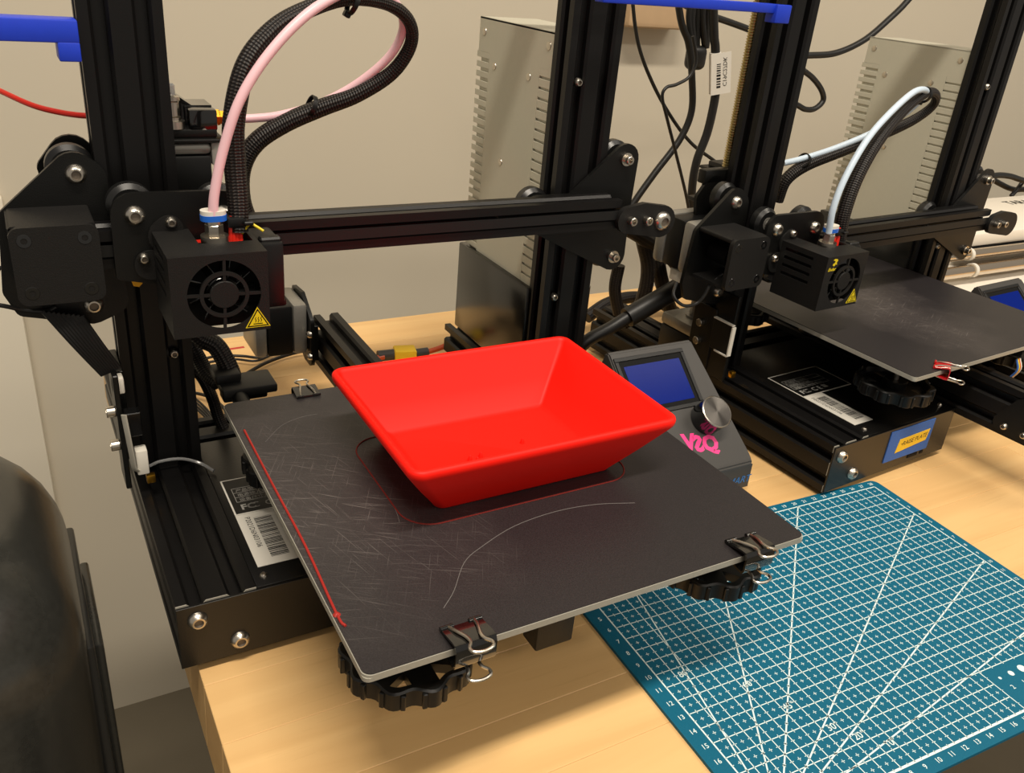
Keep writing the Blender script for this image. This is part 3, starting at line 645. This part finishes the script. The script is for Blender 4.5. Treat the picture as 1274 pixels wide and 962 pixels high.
    quad(b,(tx,y0-.42,tz),(1,0,0),(0,0,1),-2.4,2.4,-2,-1.5); part('heat_symbol',b,'dark',sh)
    if right:
        b=MB(); X=x0+2.6; Z=z1-9.6; yy=y0-.15
        for pts in ([(4,3),(6,2),(7.5,3.5),(9,3),(8.2,5),(9.4,6.4),(8,7.6),(5.5,8),(3.4,7),(5,6.6),(6.4,5.8),(5.6,4.4),(4.4,4.4)],):
            b.poly([(X+u,yy,Z+v) for u,v in pts])
        text_into(b,'Ender',(X,yy,Z-1.4),(1,0,0),(0,0,1),2.6,.03,'LEFT',.3); part('emblem',b,'yellow',sh,'small yellow dragon emblem with lettering')
    # hot end top: fitting, silicone, wire bundle
    hx=-1.5; hy=216
    b=MB(); b.cyl((hx,hy,196+G),(hx,hy,206+G),7,24); b.cyl((hx,hy,206+G),(hx,hy,212+G),4.6,6,c=.4); b.cyl((hx,hy,212+G),(hx,hy,214+G),4,20); ft=part('tube_fitting',b,'steel',P)
    b=MB()
    b.hull([(hx-2,hy,4.6),(hx+2,hy,4.6)],'xy',214+G,217+G,20); part('locking_clip',b,'clip_blue',ft,'blue locking clip')
    b=MB(); b.hull([(hx-2,hy,4.4),(hx+2,hy,4.4)],'xy',217+G,219.2+G,20); part('collet',b,'white_plastic',ft,'white collet')
    b=MB(); b.box(-10,16,213,233,186+G,(199 if not right else 192)+G,1,2); part('heater_block_sleeve',b,'red_silicone' if not right else 'red_silicone',P,'red silicone seen in the shroud opening')
    b=MB(); wx=9.5 if not right else 12
    for k in range(4 if not right else 2): b.tube([(wx-3+k*(2 if not right else 5),219,194+G),(wx-2+k*(1.6 if not right else 4.6),220,206+G),(wx-1+k*(1.0 if not right else 3),221,214+G)],1.1 if not right else 2.2,10,4)
    part('heater_wires',b,'red_silicone',P,'bright red heater wires')
    b=MB(); b.box(wx-4,wx+5,217,226,208.5+G,214+G,1.2,2); b.box(wx+4,wx+9,215,219,210+G,212+G,.5,1); part('cable_tie',b,'plastic',P)
    if not right:
        b=MB(); b.tube([(13,219,205),(17,218,210),(20,216,209),(23,214,207)],.7,8,4); part('thermistor_wire',b,'yellow',P,'thin yellow wire')
    # tube and sleeve loops
    k='2' if right else '1'
    b=MB(); b.tube(CAB['ptfe'+k],2.5,14,8); part('filament_tube',b,'ptfe_blue' if right else 'ptfe_pink',P,'pale blue white feed tube' if right else 'pale pink feed tube')
    b=MB(); b.tube(CAB['sleeve'+k],4.6,20,8,rf=lambda t:1+.22*math.sin(t*9+.4)); part('cable_sleeve',b,'braid',P,'dark braided cable sleeve')
    for (x,y,z) in CAB['ties'+k]:
        b=MB(); M=Matrix.Translation((x,y,z))@Matrix.Rotation(.5,4,'Y')
        b.lathe([(5.7,-1.3),(6.5,-1.3),(6.5,1.3),(5.7,1.3),(5.7,-1.3)],(0,0,0),(1,0,.1),24,M); b.box(-1.8,1.8,-2,2,-8.2,-5.2,.5,1,M); part('cable_tie',b,'plastic',P)
    # power supply
    psu(P,idx)
    # screen unit
    lcd(P,right)
    # Z end stop on the left upright
    b=MB(); b.box(-56,-53,243,266,47,121,.6,1); b.box(-53,-49.2,255,287,60,118,.4,1); zs_=part('end_stop_bracket',b,'sheet',P)
    for z in ((96,74) if not right else (88,72)): 
        yb=250 if not right else 276
        b=MB(); b.cyl((-61,yb,z),(-56,yb,z),3.3,18,c=.4); b.cyl((-61.2,yb,z),(-61,yb,z),1.3,6); part('bolt',b,'steel',P)
    if not right:
     b=MB(); b.box(-52.8,-44,240,248,83,98,.5,1); part('limit_switch',b,'black_gloss',zs_,'black switch body')
     b=MB(); b.tube([(-53,238,99),(-52.4,237,88),(-51.6,237,74),(-51,238,64),(-49.5,239,61)],.9,8,4,flat=2.2); part('switch_lever',b,'alu_edge',zs_,'pale grey lever')
     b=MB(); b.box(-49.5,-43,238,246,58,74,.8,2); part('switch_plug',b,'white_plastic',zs_,'white cable plug')
    b=MB(); b.box(-44.5,-39.5,244,248,47.5,53,.6,2); part('wire_plug',b,'brass',zs_,'small yellow plug')
    if right:
        b=MB(); b.box(-59,-56.4,241,262,72,98,.5,1); part('switch_board',b,'plastic',zs_)
        b=MB(); b.box(-60,-56.2,239.8,241.1,72,97); b.box(-60,-56.4,241,255,71.2,72.4); b.box(-59.6,-56.4,241,262,97.6,98.5); part('board_edge',b,'white_plastic',zs_,'pale board edge')
        b=MB(); b.box(-57,-53,262,287,50,104,.6,1); part('end_stop_plate',b,'sheet',P)
    return P
def psu(P,idx):
    x=237; 
    b=MB(); b.box(x+1.5,287,286,394,127,302,.5,1); body=part('power_supply',b,'psu_grey',P,'grey perforated metal power supply case')
    b=MB(); b.box(x,x+1.2,304,378,127,304) ; b.box(x,x+1.2,284,304,280,304); b.box(x,x+1.2,378,396,280,304)
    n=21
    for k in range(n+1):
        z=277.2-k*7.0
        b.box(x,x+1.2,284,304,z-2.3 if k<n else z-3,z+3.1,.25,1); b.box(x,x+1.2,378,398,z-1.6,z+2.8,.25,1)
    b.box(x,x+1.2,284,285,127,304)
    b.box(x,287,284,396,302.6,304,.2,1); b.box(x,287,284,285.2,127,303)
    part('perforated_cover',b,'psu_grey',P)
    for y,z in ((388,294),(295,295),(369,272),(318,272),(349,206)):
        b=MB(); b.lathe([(0,-.9),(1,-.9),(2.6,-.5),(2.8,.2)],(x,y,z),(x+1,y,z),16); part('screw',b,'steel',body)
    b=MB(); b.box(x-4,289,286,402,52,127.5,1.5,2); b.box(x-1.5,289,283.5,287,52,125,1,1); part('end_cap',b,'psu_cap',P,'smooth black lower power supply cap')
def lcd(P,right):
    x0,x1=272,361
    pr_=[(152,4),(152,26),(155,30),(229,93.5),(233,92.5),(236,84),(214,40),(206,4)]
    b=MB()
    A=[]
    n=Vector((0,-67,78)).normalized(); t=Vector((0,78,67)).normalized(); O=Vector((0,154,29))
    # housing with clipped upper right corner
    b.prism(pr_,'yz',x0,x1)
    for v in b.bm.verts:
        if v.co.x>x1-1 and v.co.y>150: v.co.x-=max(0,(v.co.z-30))/64*11
    bmesh.ops.bevel(b.bm,geom=[e for e in b.bm.edges if e.calc_length()>3],offset=1.2,segments=2,affect='EDGES')
    lc=part('screen_unit',b,'lcd_plastic',P,'dark grey control box')
    b=MB(); b.box(x0+.5,x1-.5,151.4,152.1,5,24.5); part('front_lip',b,'lcd_lip',lc)
    def fr(o,h): # frame matrix on the slope: local x right, y up the slope, z normal
        M=Matrix.Identity(4)
        for i in range(3): M[i][0]=(1,0,0)[i]; M[i][1]=t[i]; M[i][2]=n[i]; M[i][3]=(O+Vector((o[0],0,0))+t*o[1]+n*h)[i]
        return M
    M=fr((x0+2,47),0.0)
    b=MB(); W,Hh=64,47
    for a in ((0,W,0,3.2),(0,W,Hh-3.2,Hh),(0,3.2,3.2,Hh-3.2),(W-3.2,W,3.2,Hh-3.2)): b.box(a[0],a[1],a[2],a[3],.05,1.1,.3,1,M)
    sf=part('screen_bezel',b,'plastic',lc)
    b=MB(); b.box(3.2,W-3.2,3.2,Hh-3.2,.05,.25,0,1,M); part('screen_border',b,'dark',lc)
    b=MB(); b.box(6.5,W-6.5,6.5,Hh-7.5,.2,.5,0,1,M); part('screen',b,'lcd_screen',lc,'blue display screen')
    M=fr((332.5,35.5),0)
    b=MB(); b.lathe([(0,0),(11.4,0),(12.2,.8),(12.2,15.2)],(0,0,0),(0,0,1),40,M); kb=part('dial_knob',b,'black_gloss',lc,'round black control knob')
    b=MB(); b.lathe([(12.2,15.2),(12.5,15.6),(12.3,16.2),(11.6,16.6),(11.4,16.4)],(0,0,0),(0,0,1),48,M); part('dial_rim',b,'steel',P,'bright chamfered knob rim')
    # disc built about its own origin so the spun grain is radial
    b=MB(); b.lathe([(11.5,0),(0,0.02)],(0,0,0),(0,0,1),48); me=b.mesh('dial_face','dial')
    o=link('dial_face',me,P); g=Vector(ORG); MM_=fr((332.5,35.5),16.45); loc=(MM_.to_translation()-g)*MM; o.matrix_local=Matrix.Translation(loc)@MM_.to_3x3().to_4x4()
    b=MB()
    if not right:
        for s_,x,y,ang in (('V',305.5,16.6,.30),('S',313.5,14.0,.1),('Q',321.5,12.6,0)):
            M3=fr((x,y),.15); xd=Vector((M3[0][0],M3[1][0],M3[2][0])); yd=Vector((M3[0][1],M3[1][1],M3[2][1])); oo=M3.to_translation()
            a=-.12; xr=xd*math.cos(a)+yd*math.sin(a); yr=-xd*math.sin(a)+yd*math.cos(a)
            text_into(b,s_,oo+(xr*8.2 if s_=='S' else xr*0),-xr if s_=='S' else xr,yr,12,.05,'LEFT')
        part('pink_letters',b,'pink',lc,'hot pink sticker letters')
        b=MB(); text_into(b,'SMART',(x1-26,151.2,10),(1,0,0),(0,0,1),6,.01,'LEFT',.2); part('lip_lettering',b,'lcd_blue_print',lc,'blue printed lettering')
    else: b.bm.free()
P1=printer(1,ORG,0,0,0,'near 3d printer whose black bed carries the red bowl')
c_,s_=math.cos(0.0683),math.sin(0.0683)
A2=(470.2+c_*ORG[0]-s_*ORG[1],-3.9+s_*ORG[0]+c_*ORG[1],0)
P2=printer(2,A2,0.0683,-36,116,'farther 3d printer on the right with blue and yellow tape on its base box')
# extra wiring on each printer
def tubes(P,L):
    for nm,k,r,m_,lab in L:
        b=MB(); b.tube(CAB[k],r,10,6); part(nm,b,m_,P,lab)
tubes(P1,(('motor_wire','motorwireA',.9,'cable',None),('motor_wire','motorwireB',1.2,'cable',None),
 ('bed_cable_sleeve','bedsleeve',6,'braid',None),('bed_cable_sleeve','bedsleeve2',5,'braid',None),('bed_cable_sleeve','bedsleeve3',4,'braid',None),
 ('rear_wire','tablewireA',1.3,'cable',None),('rear_wire','tablewireB',1.1,'cable',None),('rear_wire','tablewireC',1.6,'cable',None),('rear_wire','tablewireD',1.4,'cable',None),
 ('power_wire','powerlead',2.6,'orange_wire','orange power wire'),('power_wire','powerlead2',2.6,'orange_wire','orange power wire'),('clear_wire','railwire',1.0,'clear','thin translucent wire over the base rail'))
 +tuple(('ribbon_wire','ribbon%d'%i,.9,'cable',None) for i in range(4)))
tubes(P2,(('motor_wire','wireP2',1.3,'cable',None),))
xt=CAB['xt']
b=MB(); b.tube([xt[0],xt[2]],5,14,1); b.tube([xt[3],xt[4]],4.4,14,1); o=part('plug_boot',b,'lcd_plastic',P1)
b=MB(); a_=Vector(xt[2]); c2_=Vector(xt[3]); d_=(c2_-a_); ang=math.atan2(d_.y,d_.x)
b.box(0,d_.length,-8,8,-4,6,1.5,2,Matrix.Translation(a_)@Matrix.Rotation(ang,4,'Z')); part('power_plug',b,'tape_yellow',P1,'yellow power connector')
# flat ribbon cable of printer 1
b=MB()
for k in range(9):
    f=k/8; p0=Vector((-84,259,157)).lerp(Vector((-66,257,153)),f); p1=Vector((-60,253,118)).lerp(Vector((-51,253,121)),f)
    b.tube([p0,p0.lerp(p1,.5)+Vector((0,-2,0)),p1],1.25,8,4)
part('ribbon_cable',b,'cable',P1,'flat ribbed black ribbon cable')
b=MB(); b.box(-56,-50,246,254,108,118,1,2); part('ribbon_plug',b,'white_plastic',P1,'pale ribbon plug')
# bed strain relief
b=MB(); b.box(6,40,262,286,86,92,1.5,2); b.box(8,36,272,284,78,86,1.5,2); b.box(4,20,272,292,91,98,2,2); b.tube([(14,236,80),(16,250,84),(16,266,86)],5,12,4); part('strain_relief_clamp',b,'plastic',P1)
# rainbow ribbon on printer 2
for i,cname in enumerate(('tape_blue','yellow','orange_wire','white_plastic')):
    b=MB(); b.tube([(150+i*1.6,120,66),(151+i*1.6,116,76),(152+i*1.6,120,84)],.9,8,4); part('rainbow_wire',b,cname,P2)
# ------------------------------------------------------------------ blue brackets
b=MB(); b.box(-230,-49.6,259,275,291.5,302,.8,2); b.box(-59.5,-49.6,259,275,283,292,.8,2)
single('blue_bracket',b,'blue_pla','bright blue plastic arm clipped on the left edge of the near left upright','bracket')
def to2(p): x,y=p[0],p[1]; return (470.2+c_*x-s_*y,-3.9+s_*x+c_*y,p[2])
b=MB(); b.box(-215,-49.4,259,268,326,332,.8,2); b.box(-64,-49.2,257,266.8,320,332,.8,2)
b.bm.transform(Matrix.Translation((470.2,-3.9,0))@Matrix.Rotation(.0683,4,'Z'))
single('blue_bracket',b,'blue_pla','thin blue plastic arm at the top, clipped on the farther printer upright','bracket')
# ------------------------------------------------------------------ bowl
def rrect(x0,x1,y0,y1,r,n=6):
    P=[]
    for cx,cy,a0 in ((x1-r,y1-r,0),(x0+r,y1-r,90),(x0+r,y0+r,180),(x1-r,y0+r,270)):
        for k in range(n+1): a=math.radians(a0+90*k/n); P.append((cx+r*math.cos(a),cy+r*math.sin(a)))
    return P
b=MB()
B=(71,177,89,165.5); Rr=(48,202.5,69,186.5)
def lvl(f,inset,z,r):
    q=[B[i]+(Rr[i]-B[i])*f for i in range(4)]
    return [b.bm.verts.new((x,y,z)) for x,y in rrect(q[0]+inset,q[1]-inset,q[2]+inset,q[3]-inset,r)]
seq=[lvl(0,1.6,98.05,4),lvl(0,.5,98.3,5),lvl(0,0,99.2,5.4),lvl(.5,0,115,6.2),lvl(.96,0,130.4,7),lvl(1,.2,132.0,7.2),lvl(1,.1,134.0,7.2),lvl(1,.5,135.1,6.9),lvl(1,1.4,135.8,6.2),lvl(1,2.4,135.8,5.3),lvl(1,3.4,135.2,4.4),lvl(1,4.2,134.0,3.6),lvl(.96,4.6,131.5,3),lvl(.5,4.6,117,2.2),lvl(.12,4.6,103.4,2),lvl(.05,6.2,101.8,1.6)]
for A_,B_ in zip(seq,seq[1:]):
    m_=len(A_)
    for k in range(m_): j=(k+1)%m_; b.bm.faces.new([A_[k],A_[j],B_[j],B_[k]])
b.bm.faces.new(seq[0][::-1]); b.bm.faces.new(seq[-1])
for (x,y) in ((108,118),(112,122),(141,127),(105,121)): b.lathe([(1.6,0),(1.1,1.6),(.5,3.2),(0,3.8)],(x,y,101.4),(x,y,102),10)
BW=single('bowl',b,'red_pla','bright red plastic rectangular bowl with flared sides on the near bed','bowl',(124,127,98.05),sharp=62)
b=MB(); b.tube([p+(98.15,) for p in rrect(53,186,79,168,16,8)]+[(186,152,98.15),(186,150,98.15)],.42,6,1)
single('skirt_line',b,'red_line','thin red printed outline around the base of the red bowl','plastic line',(120,120,98))
b=MB(); b.tube([(x,y,98.3) for x,y,z in CAB['purge']],.62,8,4); p_=CAB['purge'][3]; b.lathe([(0,0),(1.7,0),(1.0,.8),(0,1.1)],(p_[0],p_[1],98),(p_[0],p_[1],99),10); 
single('purge_line',b,'purge_red','straight red plastic line along the left edge of the near bed','plastic line',(3,120,98))
for k,r_ in (('scratchA',.24),('scratchB',.16),('scratchC',.2)):
    b=MB(); b.tube([(x,y,97.95) for x,y,z in CAB[k]],r_,5,5,flat=.5); part('scratch_mark',b,'scratch',P1)
# ------------------------------------------------------------------ binder clips
def clip(at,rz,label,m_='black_gloss',wire='steel',s=1.0,org=None,ext=0.0):
    W=18.5
    E=empty('binder_clip',label,'binder clip',(0,0,0),at,rz,None)
    E.scale=(s,s,s)
    # local: plate edge along x at y=0, plate spans y>0, z 0 (top) .. -4
    b=MB()
    prof=[(11,.5),(10.3,1.6),(0,3.6),(-3.0,3.6),(-4.2,1),(-4.2,-6.5),(-3,-8.4),(0,-8.4),(10.3,-5.9),(11,-4.8),(10.3,-4.8),(0,-7.2),(-2.6,-7.2),(-3.2,-6),(-3.2,.8),(-2.4,2.6),(0,2.5),(10,.5)]
    b.prism(prof,'yz',-W/2,W/2); part('spring_body',b,m_,E)
    b=MB(); b.cyl((-W/2-.2,10.6,1.4),(-W/2+5.6,10.6,1.4),1.15,12); b.cyl((W/2-5.6,10.6,1.4),(W/2+.2,10.6,1.4),1.15,12); part('hinge_roll',b,m_,E)
    up_=[(-6.0,10.6,1.6),(-4.8,5,3.6),(-3.0,-1,4.6),(-3.2,-4.4,4.9),(-5,-7,5),(-4.2,-9.6,5),(0,-10.8,5),(4.2,-9.6,5),(5,-7,5),(3.2,-4.4,4.9),(3.0,-1,4.6),(4.8,5,3.6),(6.0,10.6,1.6)]
    up_=[(x,y-(ext if y<1 else 0),z) for x,y,z in up_]
    b=MB(); b.tube(up_,.75,8,4); part('wire_handle',b,wire,E)
    dn=[(x,y,-(z-1.6)*1.25-6.0) for x,y,z in up_]
    b=MB(); b.tube(dn,.75,8,4); part('wire_handle',b,wire,E)
    return E
clip((46,0,98),0,'black binder clip on the front edge of the near bed, left of the two there')
clip((200,0,98),0,'black binder clip near the right front corner of the near bed')
E=clip((49,235,98),math.pi,'black binder clip on the far edge of the near bed with its wire loop raised',s=.78)
def g2(p,z): x,y,_=to2(p+(z,)); return (x,y,z)
clip(g2((39,116.5),98),.0683+.5,'red binder clip on the front edge of the farther bed',m_='red_paint',wire='steel',s=.78,ext=8)
# ------------------------------------------------------------------ cutting mat
O_=Vector((183.96,128.12,0)); a_=math.radians(-2.12235); U=Vector((math.cos(a_),math.sin(a_),0)); V=Vector((math.sin(a_),-math.cos(a_),0))
E=empty('cutting_mat','teal cutting mat with white centimetre grid and angle lines at the bench front','cutting mat',(317,25,-2))
Mm=Matrix.Identity(4)
for i in range(3): Mm[i][0]=U[i]; Mm[i][1]=-V[i]; Mm[i][3]=O_[i]
b=MB(); b.hull([(x,-y,6) for x in (-5,282) for y in (-2,203)],'xy',-2,0,32,Mm); part('mat_sheet',b,'mat_green',E)
Z=.06
def mline(b,u0,v0,u1,v1,w):
    p=Vector((u0,v0)); q_=Vector((u1,v1)); d=(q_-p).normalized(); n=Vector((-d.y,d.x))*w/2
    b.poly([O_+U*x.x+V*x.y+Vector((0,0,Z)) for x in (p+n,q_+n,q_-n,p-n)])
b=MB()
for k in range(0,29):
    vmax=171 if k>=18 else 200
    mline(b,k*10,0,k*10,vmax,.9 if k in(0,28) else .55)
for k in range(0,21):
    umax=280 if k<=17 else 179
    if k==20: umax=280
    mline(b,0,k*10,umax,k*10,1.4 if k==20 else (.9 if k==0 else .55))
mline(b,179,170,179,200,.6)
for deg,lab in ((80,None),(60,None),(45,None),(30,None),(20,None),(10,None)):
    t=math.tan(math.radians(deg)); u1=280; v1=200-280*t
    if v1<0: v1=0; u1=200/t
    mline(b,0,200,u1,v1,.85)
part('grid_lines',b,'mat_print',E)
b=MB()
for i in range(28):
    for j in range(20):
        if i>=18 and j>=17: continue
        cu,cv=i*10+5,j*10+5
        mline(b,cu-1.1,cv,cu+1.1,cv,.38); mline(b,cu,cv-1.1,cu,cv+1.1,.38)
        if True:
            mline(b,i*10+5,j*10-.0,i*10+5,j*10+1.3,.38); mline(b,i*10+5,j*10+8.7,i*10+5,j*10+10,.38)
            mline(b,i*10,j*10+5,i*10+1.3,j*10+5,.38); mline(b,i*10+8.7,j*10+5,i*10+10,j*10+5,.38)
part('grid_ticks',b,'mat_print',E,kind='stuff')
b=MB()
def mt(s_,u,v,size,rot=0,al='CENTER'):
    r_=math.radians(rot); xd=U*math.cos(r_)-V*math.sin(r_); yd=-V*math.cos(r_)-U*math.sin(r_)
    text_into(b,s_,O_+U*u+V*v+Vector((0,0,Z)),xd,yd,size,.008,al)
for k in range(1,21): mt(str(k),-5,k*10+1.5,3)
for k in range(1,29): mt(str(k),k*10,-2.6,3); mt(str(k),k*10+2.5,205.5,3)
for k in range(1,20): mt(str(k),283.5,k*10+1.5,2.6)
for s_,u,v,r_ in (('80°',14,107,0),('60°',43,127,0),('45°',53,148,0),('30°',65,168,0),('20°',74,178,0),('10°',86,188,0)): mt(s_,u+2,v,4.2,r_)
for k,(u,v) in enumerate(((187,178),(197,178),(207,178),(217,178))):
    r_=1+.9*k; b.bm.faces.new([b.bm.verts.new(O_+U*(u+r_*math.cos(t*.5236))+V*(v+r_*math.sin(t*.5236))+Vector((0,0,Z))) for t in range(12)])
    mt(str(k+1) if False else str((2,1,1,2)[k]),u+1,v+9,3)
part('mat_numbers',b,'mat_print',E)
# ------------------------------------------------------------------ things on and behind the bench
b=MB(); q_=[Vector(p) for p in CAB['redtape']]
d=(q_[1]-q_[0]).normalized(); n=Vector((-d.y,d.x,0)); L_=(q_[1]-q_[0]).length
b.box(0,L_,-3.5,0,0,.25,0,1,Matrix.Translation(q_[0])@Matrix.Rotation(math.atan2(d.y,d.x),4,'Z')); single('tape_strip',b,'gap_red','thin strip of red tape on the bench behind the near printer','tape')
b=MB(); b.tube(CAB['filament'],1.6,10,6); single('filament_strand',b,'red_fil','thin red plastic strand sagging in from the left edge behind the left upright','filament')
b=MB(); b.box(700,815,840,884.9,268,420,8,2); single('wall_block',b,'block','tan wooden block fixed to the wall at the top between the printers','block')
names=(('cableA',2.2,'thin black cable crossing over the thicker one on the wall'),('cableB',1.9,'thin kinked black wire hanging from the cable bundle'),('cableC',4.2,'thick black cable hanging in a long curve beside the near right upright'),
('cableD',5.2,'thick black cable with a white barcode tag'),('cableE',4.0,'black cable running right behind the blue arm'),('cableF',4.2,'black cable curving up right of the farther left upright'),
('cableG',3.6,'short black cable loop poking out right of the farther left upright'),('cableH',4.2,'black cable loop at the right edge above the white machine'),('cableI',4.0,'lower black cable looping at the right edge above the white machine'),('cableJ',3.2,'short black cable crossing behind the loops at the right edge'))
cab={}
for k,r_,lb in names:
    b=MB(); b.tube(CAB[k],r_,12,8); cab[k]=single('power_cable',b,'cable',lb,'cable')
p0=Vector(CAB['cableD'][2]); p1=Vector(CAB['cableD'][4])
def bar_tag():
    a=p0.lerp(p1,.08); c=p0.lerp(p1,.86); d=(c-a); L=d.length; d.normalize(); x=Vector((1,-.3,0)).normalized(); x=(x-d*x.dot(d)).normalized(); y_=d.cross(x)
    b=MB(); M=Matrix.Identity(4)
    for i in range(3): M[i][0]=x[i]; M[i][1]=y_[i]; M[i][2]=d[i]; M[i][3]=a[i]
    b.box(-8,17,-7.2 if y_.y>0 else 6.4,-6.4 if y_.y>0 else 7.2,0,L,0,1,M); b.cyl((0,0,0),(0,0,L),6.9,16,M=M)
    g=cab['cableD']; o=part('cable_tag',b,'label_white',g,'white barcode tag')
    b=MB(); yy=-7.4 if y_.y>0 else 7.4
    r_=random.Random(2); z=L*.25
    while z<L*.85: hh=r_.choice((1,1.6,2.4)); b.box(-1,4,min(yy,yy*.99),max(yy,yy*.99),z,z+hh,0,1,M); z+=hh+1.3
    k_=Vector((0,0,-1)) if False else d
    text_into(b,'C19C27DK',M@Vector((7,yy*1.01,L*.82)),-d,x,5)
    part('tag_print',b,'print_dark',g)
bar_tag()
b=MB(); b.tube(CAB['clump'],5,10,6); b.tube([Vector(p)+Vector((12,-4,6)) for p in CAB['clump'][::-1]],4,10,6)
b.tube([Vector(p)+Vector((-8,-4,4)) for p in CAB['clump'][:3]],3.4,10,6); b.box(CAB['clump'][2][0]-12,CAB['clump'][2][0]+14,CAB['clump'][2][1]-10,CAB['clump'][2][1]+8,CAB['clump'][2][2]-20,CAB['clump'][2][2]+8,8,4)
single('cable_bundle',b,'cable','knot of black cables tied together under the tan wall block','cable bundle')
for k,r_,lb in (('sleeveK',7,'braided black sleeve running right from under the near right idler'),('sleeveL',6.5,'braided black sleeve hanging below the near right idler'),('sleeveM',7,'braided black sleeve bending down behind the thick black rod'),('sleeveN',6.5,'braided black sleeve lying across the rear of the bench'),('sleeveO',5.5,'braided sleeve dropping just right of the near right upright')):
    b=MB(); b.tube(CAB[k],r_,16,8); single('cable_sleeve',b,'braid',lb,'cable sleeve')
b=MB(); q0=CAB['barrel'][0]; b.tube([(q0[0]+12,q0[1]+24,6),(q0[0]+2,q0[1]+10,q0[2]*.45)]+CAB['barrel'],5.5,16,4); p_=[Vector(x) for x in CAB['barrel']]; b.tube([p_[1].lerp(p_[2],.5),p_[3],p_[3].lerp(p_[4],.4)],8.5,18,1); single('heat_shrink_cable',b,'cable','thick black cable with a fatter shrink sleeve slanting between the printers','cable')
# white machine right
E=empty('roll_machine','white bench machine with chrome rollers at the right edge behind the farther printer','machine',(1100,420,-2))
b=MB(); b.box(880,1500,362,488,84,100,3,2); b.box(880,1500,380,488,55,84); part('top_housing',b,'white_machine',E)
b=MB(); text_into(b,'TARA',(1092,452,100.2),(1,0,0),(0,1,0),15,.02); part('lettering',b,'print_dark',E,'black lettering')
b=MB(); b.prism([(262,-2),(262,26),(335,46),(362,56),(488,56),(488,-2)],'yz',795,1500); part('base_housing',b,'white_machine',E)
for y_,z_,r_ in ((352,80,6),(342,64,7)):
    b=MB(); b.cyl((800,y_,z_),(1500,y_,z_),r_,24); rl=part('roller',b,'rod',E,'chrome roller')
    b=MB(); b.cyl((868,y_,z_),(873,y_,z_),r_+1.3,24); part('roller_collar',b,'white_plastic',rl)
b=MB(); b.box(881,1499,361.5,380,72,83.9); part('roller_slot',b,'dark',E)
# black waste bin left
E=empty('waste_bin','glossy black rounded bin in the left foreground beside the bench','bin',(-215,230,-750))
b=MB()
def binring(z,ins,r): return [b.bm.verts.new((x,y,z)) for x,y in rrect(-380+ins,-90-ins,120+ins,360-ins,r,10)]
sq=[binring(-750,18,60),binring(-200,4,70),binring(-10,0,74)]
for k in range(1,11):
    t=math.radians(90*k/10); sq.append(binring(-10+78*math.sin(t),62*(1-math.cos(t)),74-20*(1-math.cos(t))))
sq.append(binring(70,100,30))
for A_,B_ in zip(sq,sq[1:]):
    for k in range(len(A_)): j=(k+1)%len(A_); b.bm.faces.new([A_[k],A_[j],B_[j],B_[k]])
b.bm.faces.new(sq[-1]); b.bm.faces.new(sq[0][::-1]); part('bin_body',b,'bin_gloss',E,sharp=50)
b=MB(); b.box(-93,-86.5,195,320,-740,-22,2,2); part('side_panel',b,'black_gloss2',E,'dark grey side strip')
b=MB(); b.box(-87,-81,240,330,-740,-60,2,2); part('hinge_strip',b,'bin_gloss',E)
# low black box under bench front right
b=MB(); b.box(380,700,-420,-60,-420,-300,10,2); single('stool_seat',b,'rubber','black seat edge below the bench at the bottom right corner','stool')
for o in bpy.data.objects:
    if '_org' in o: del o['_org']
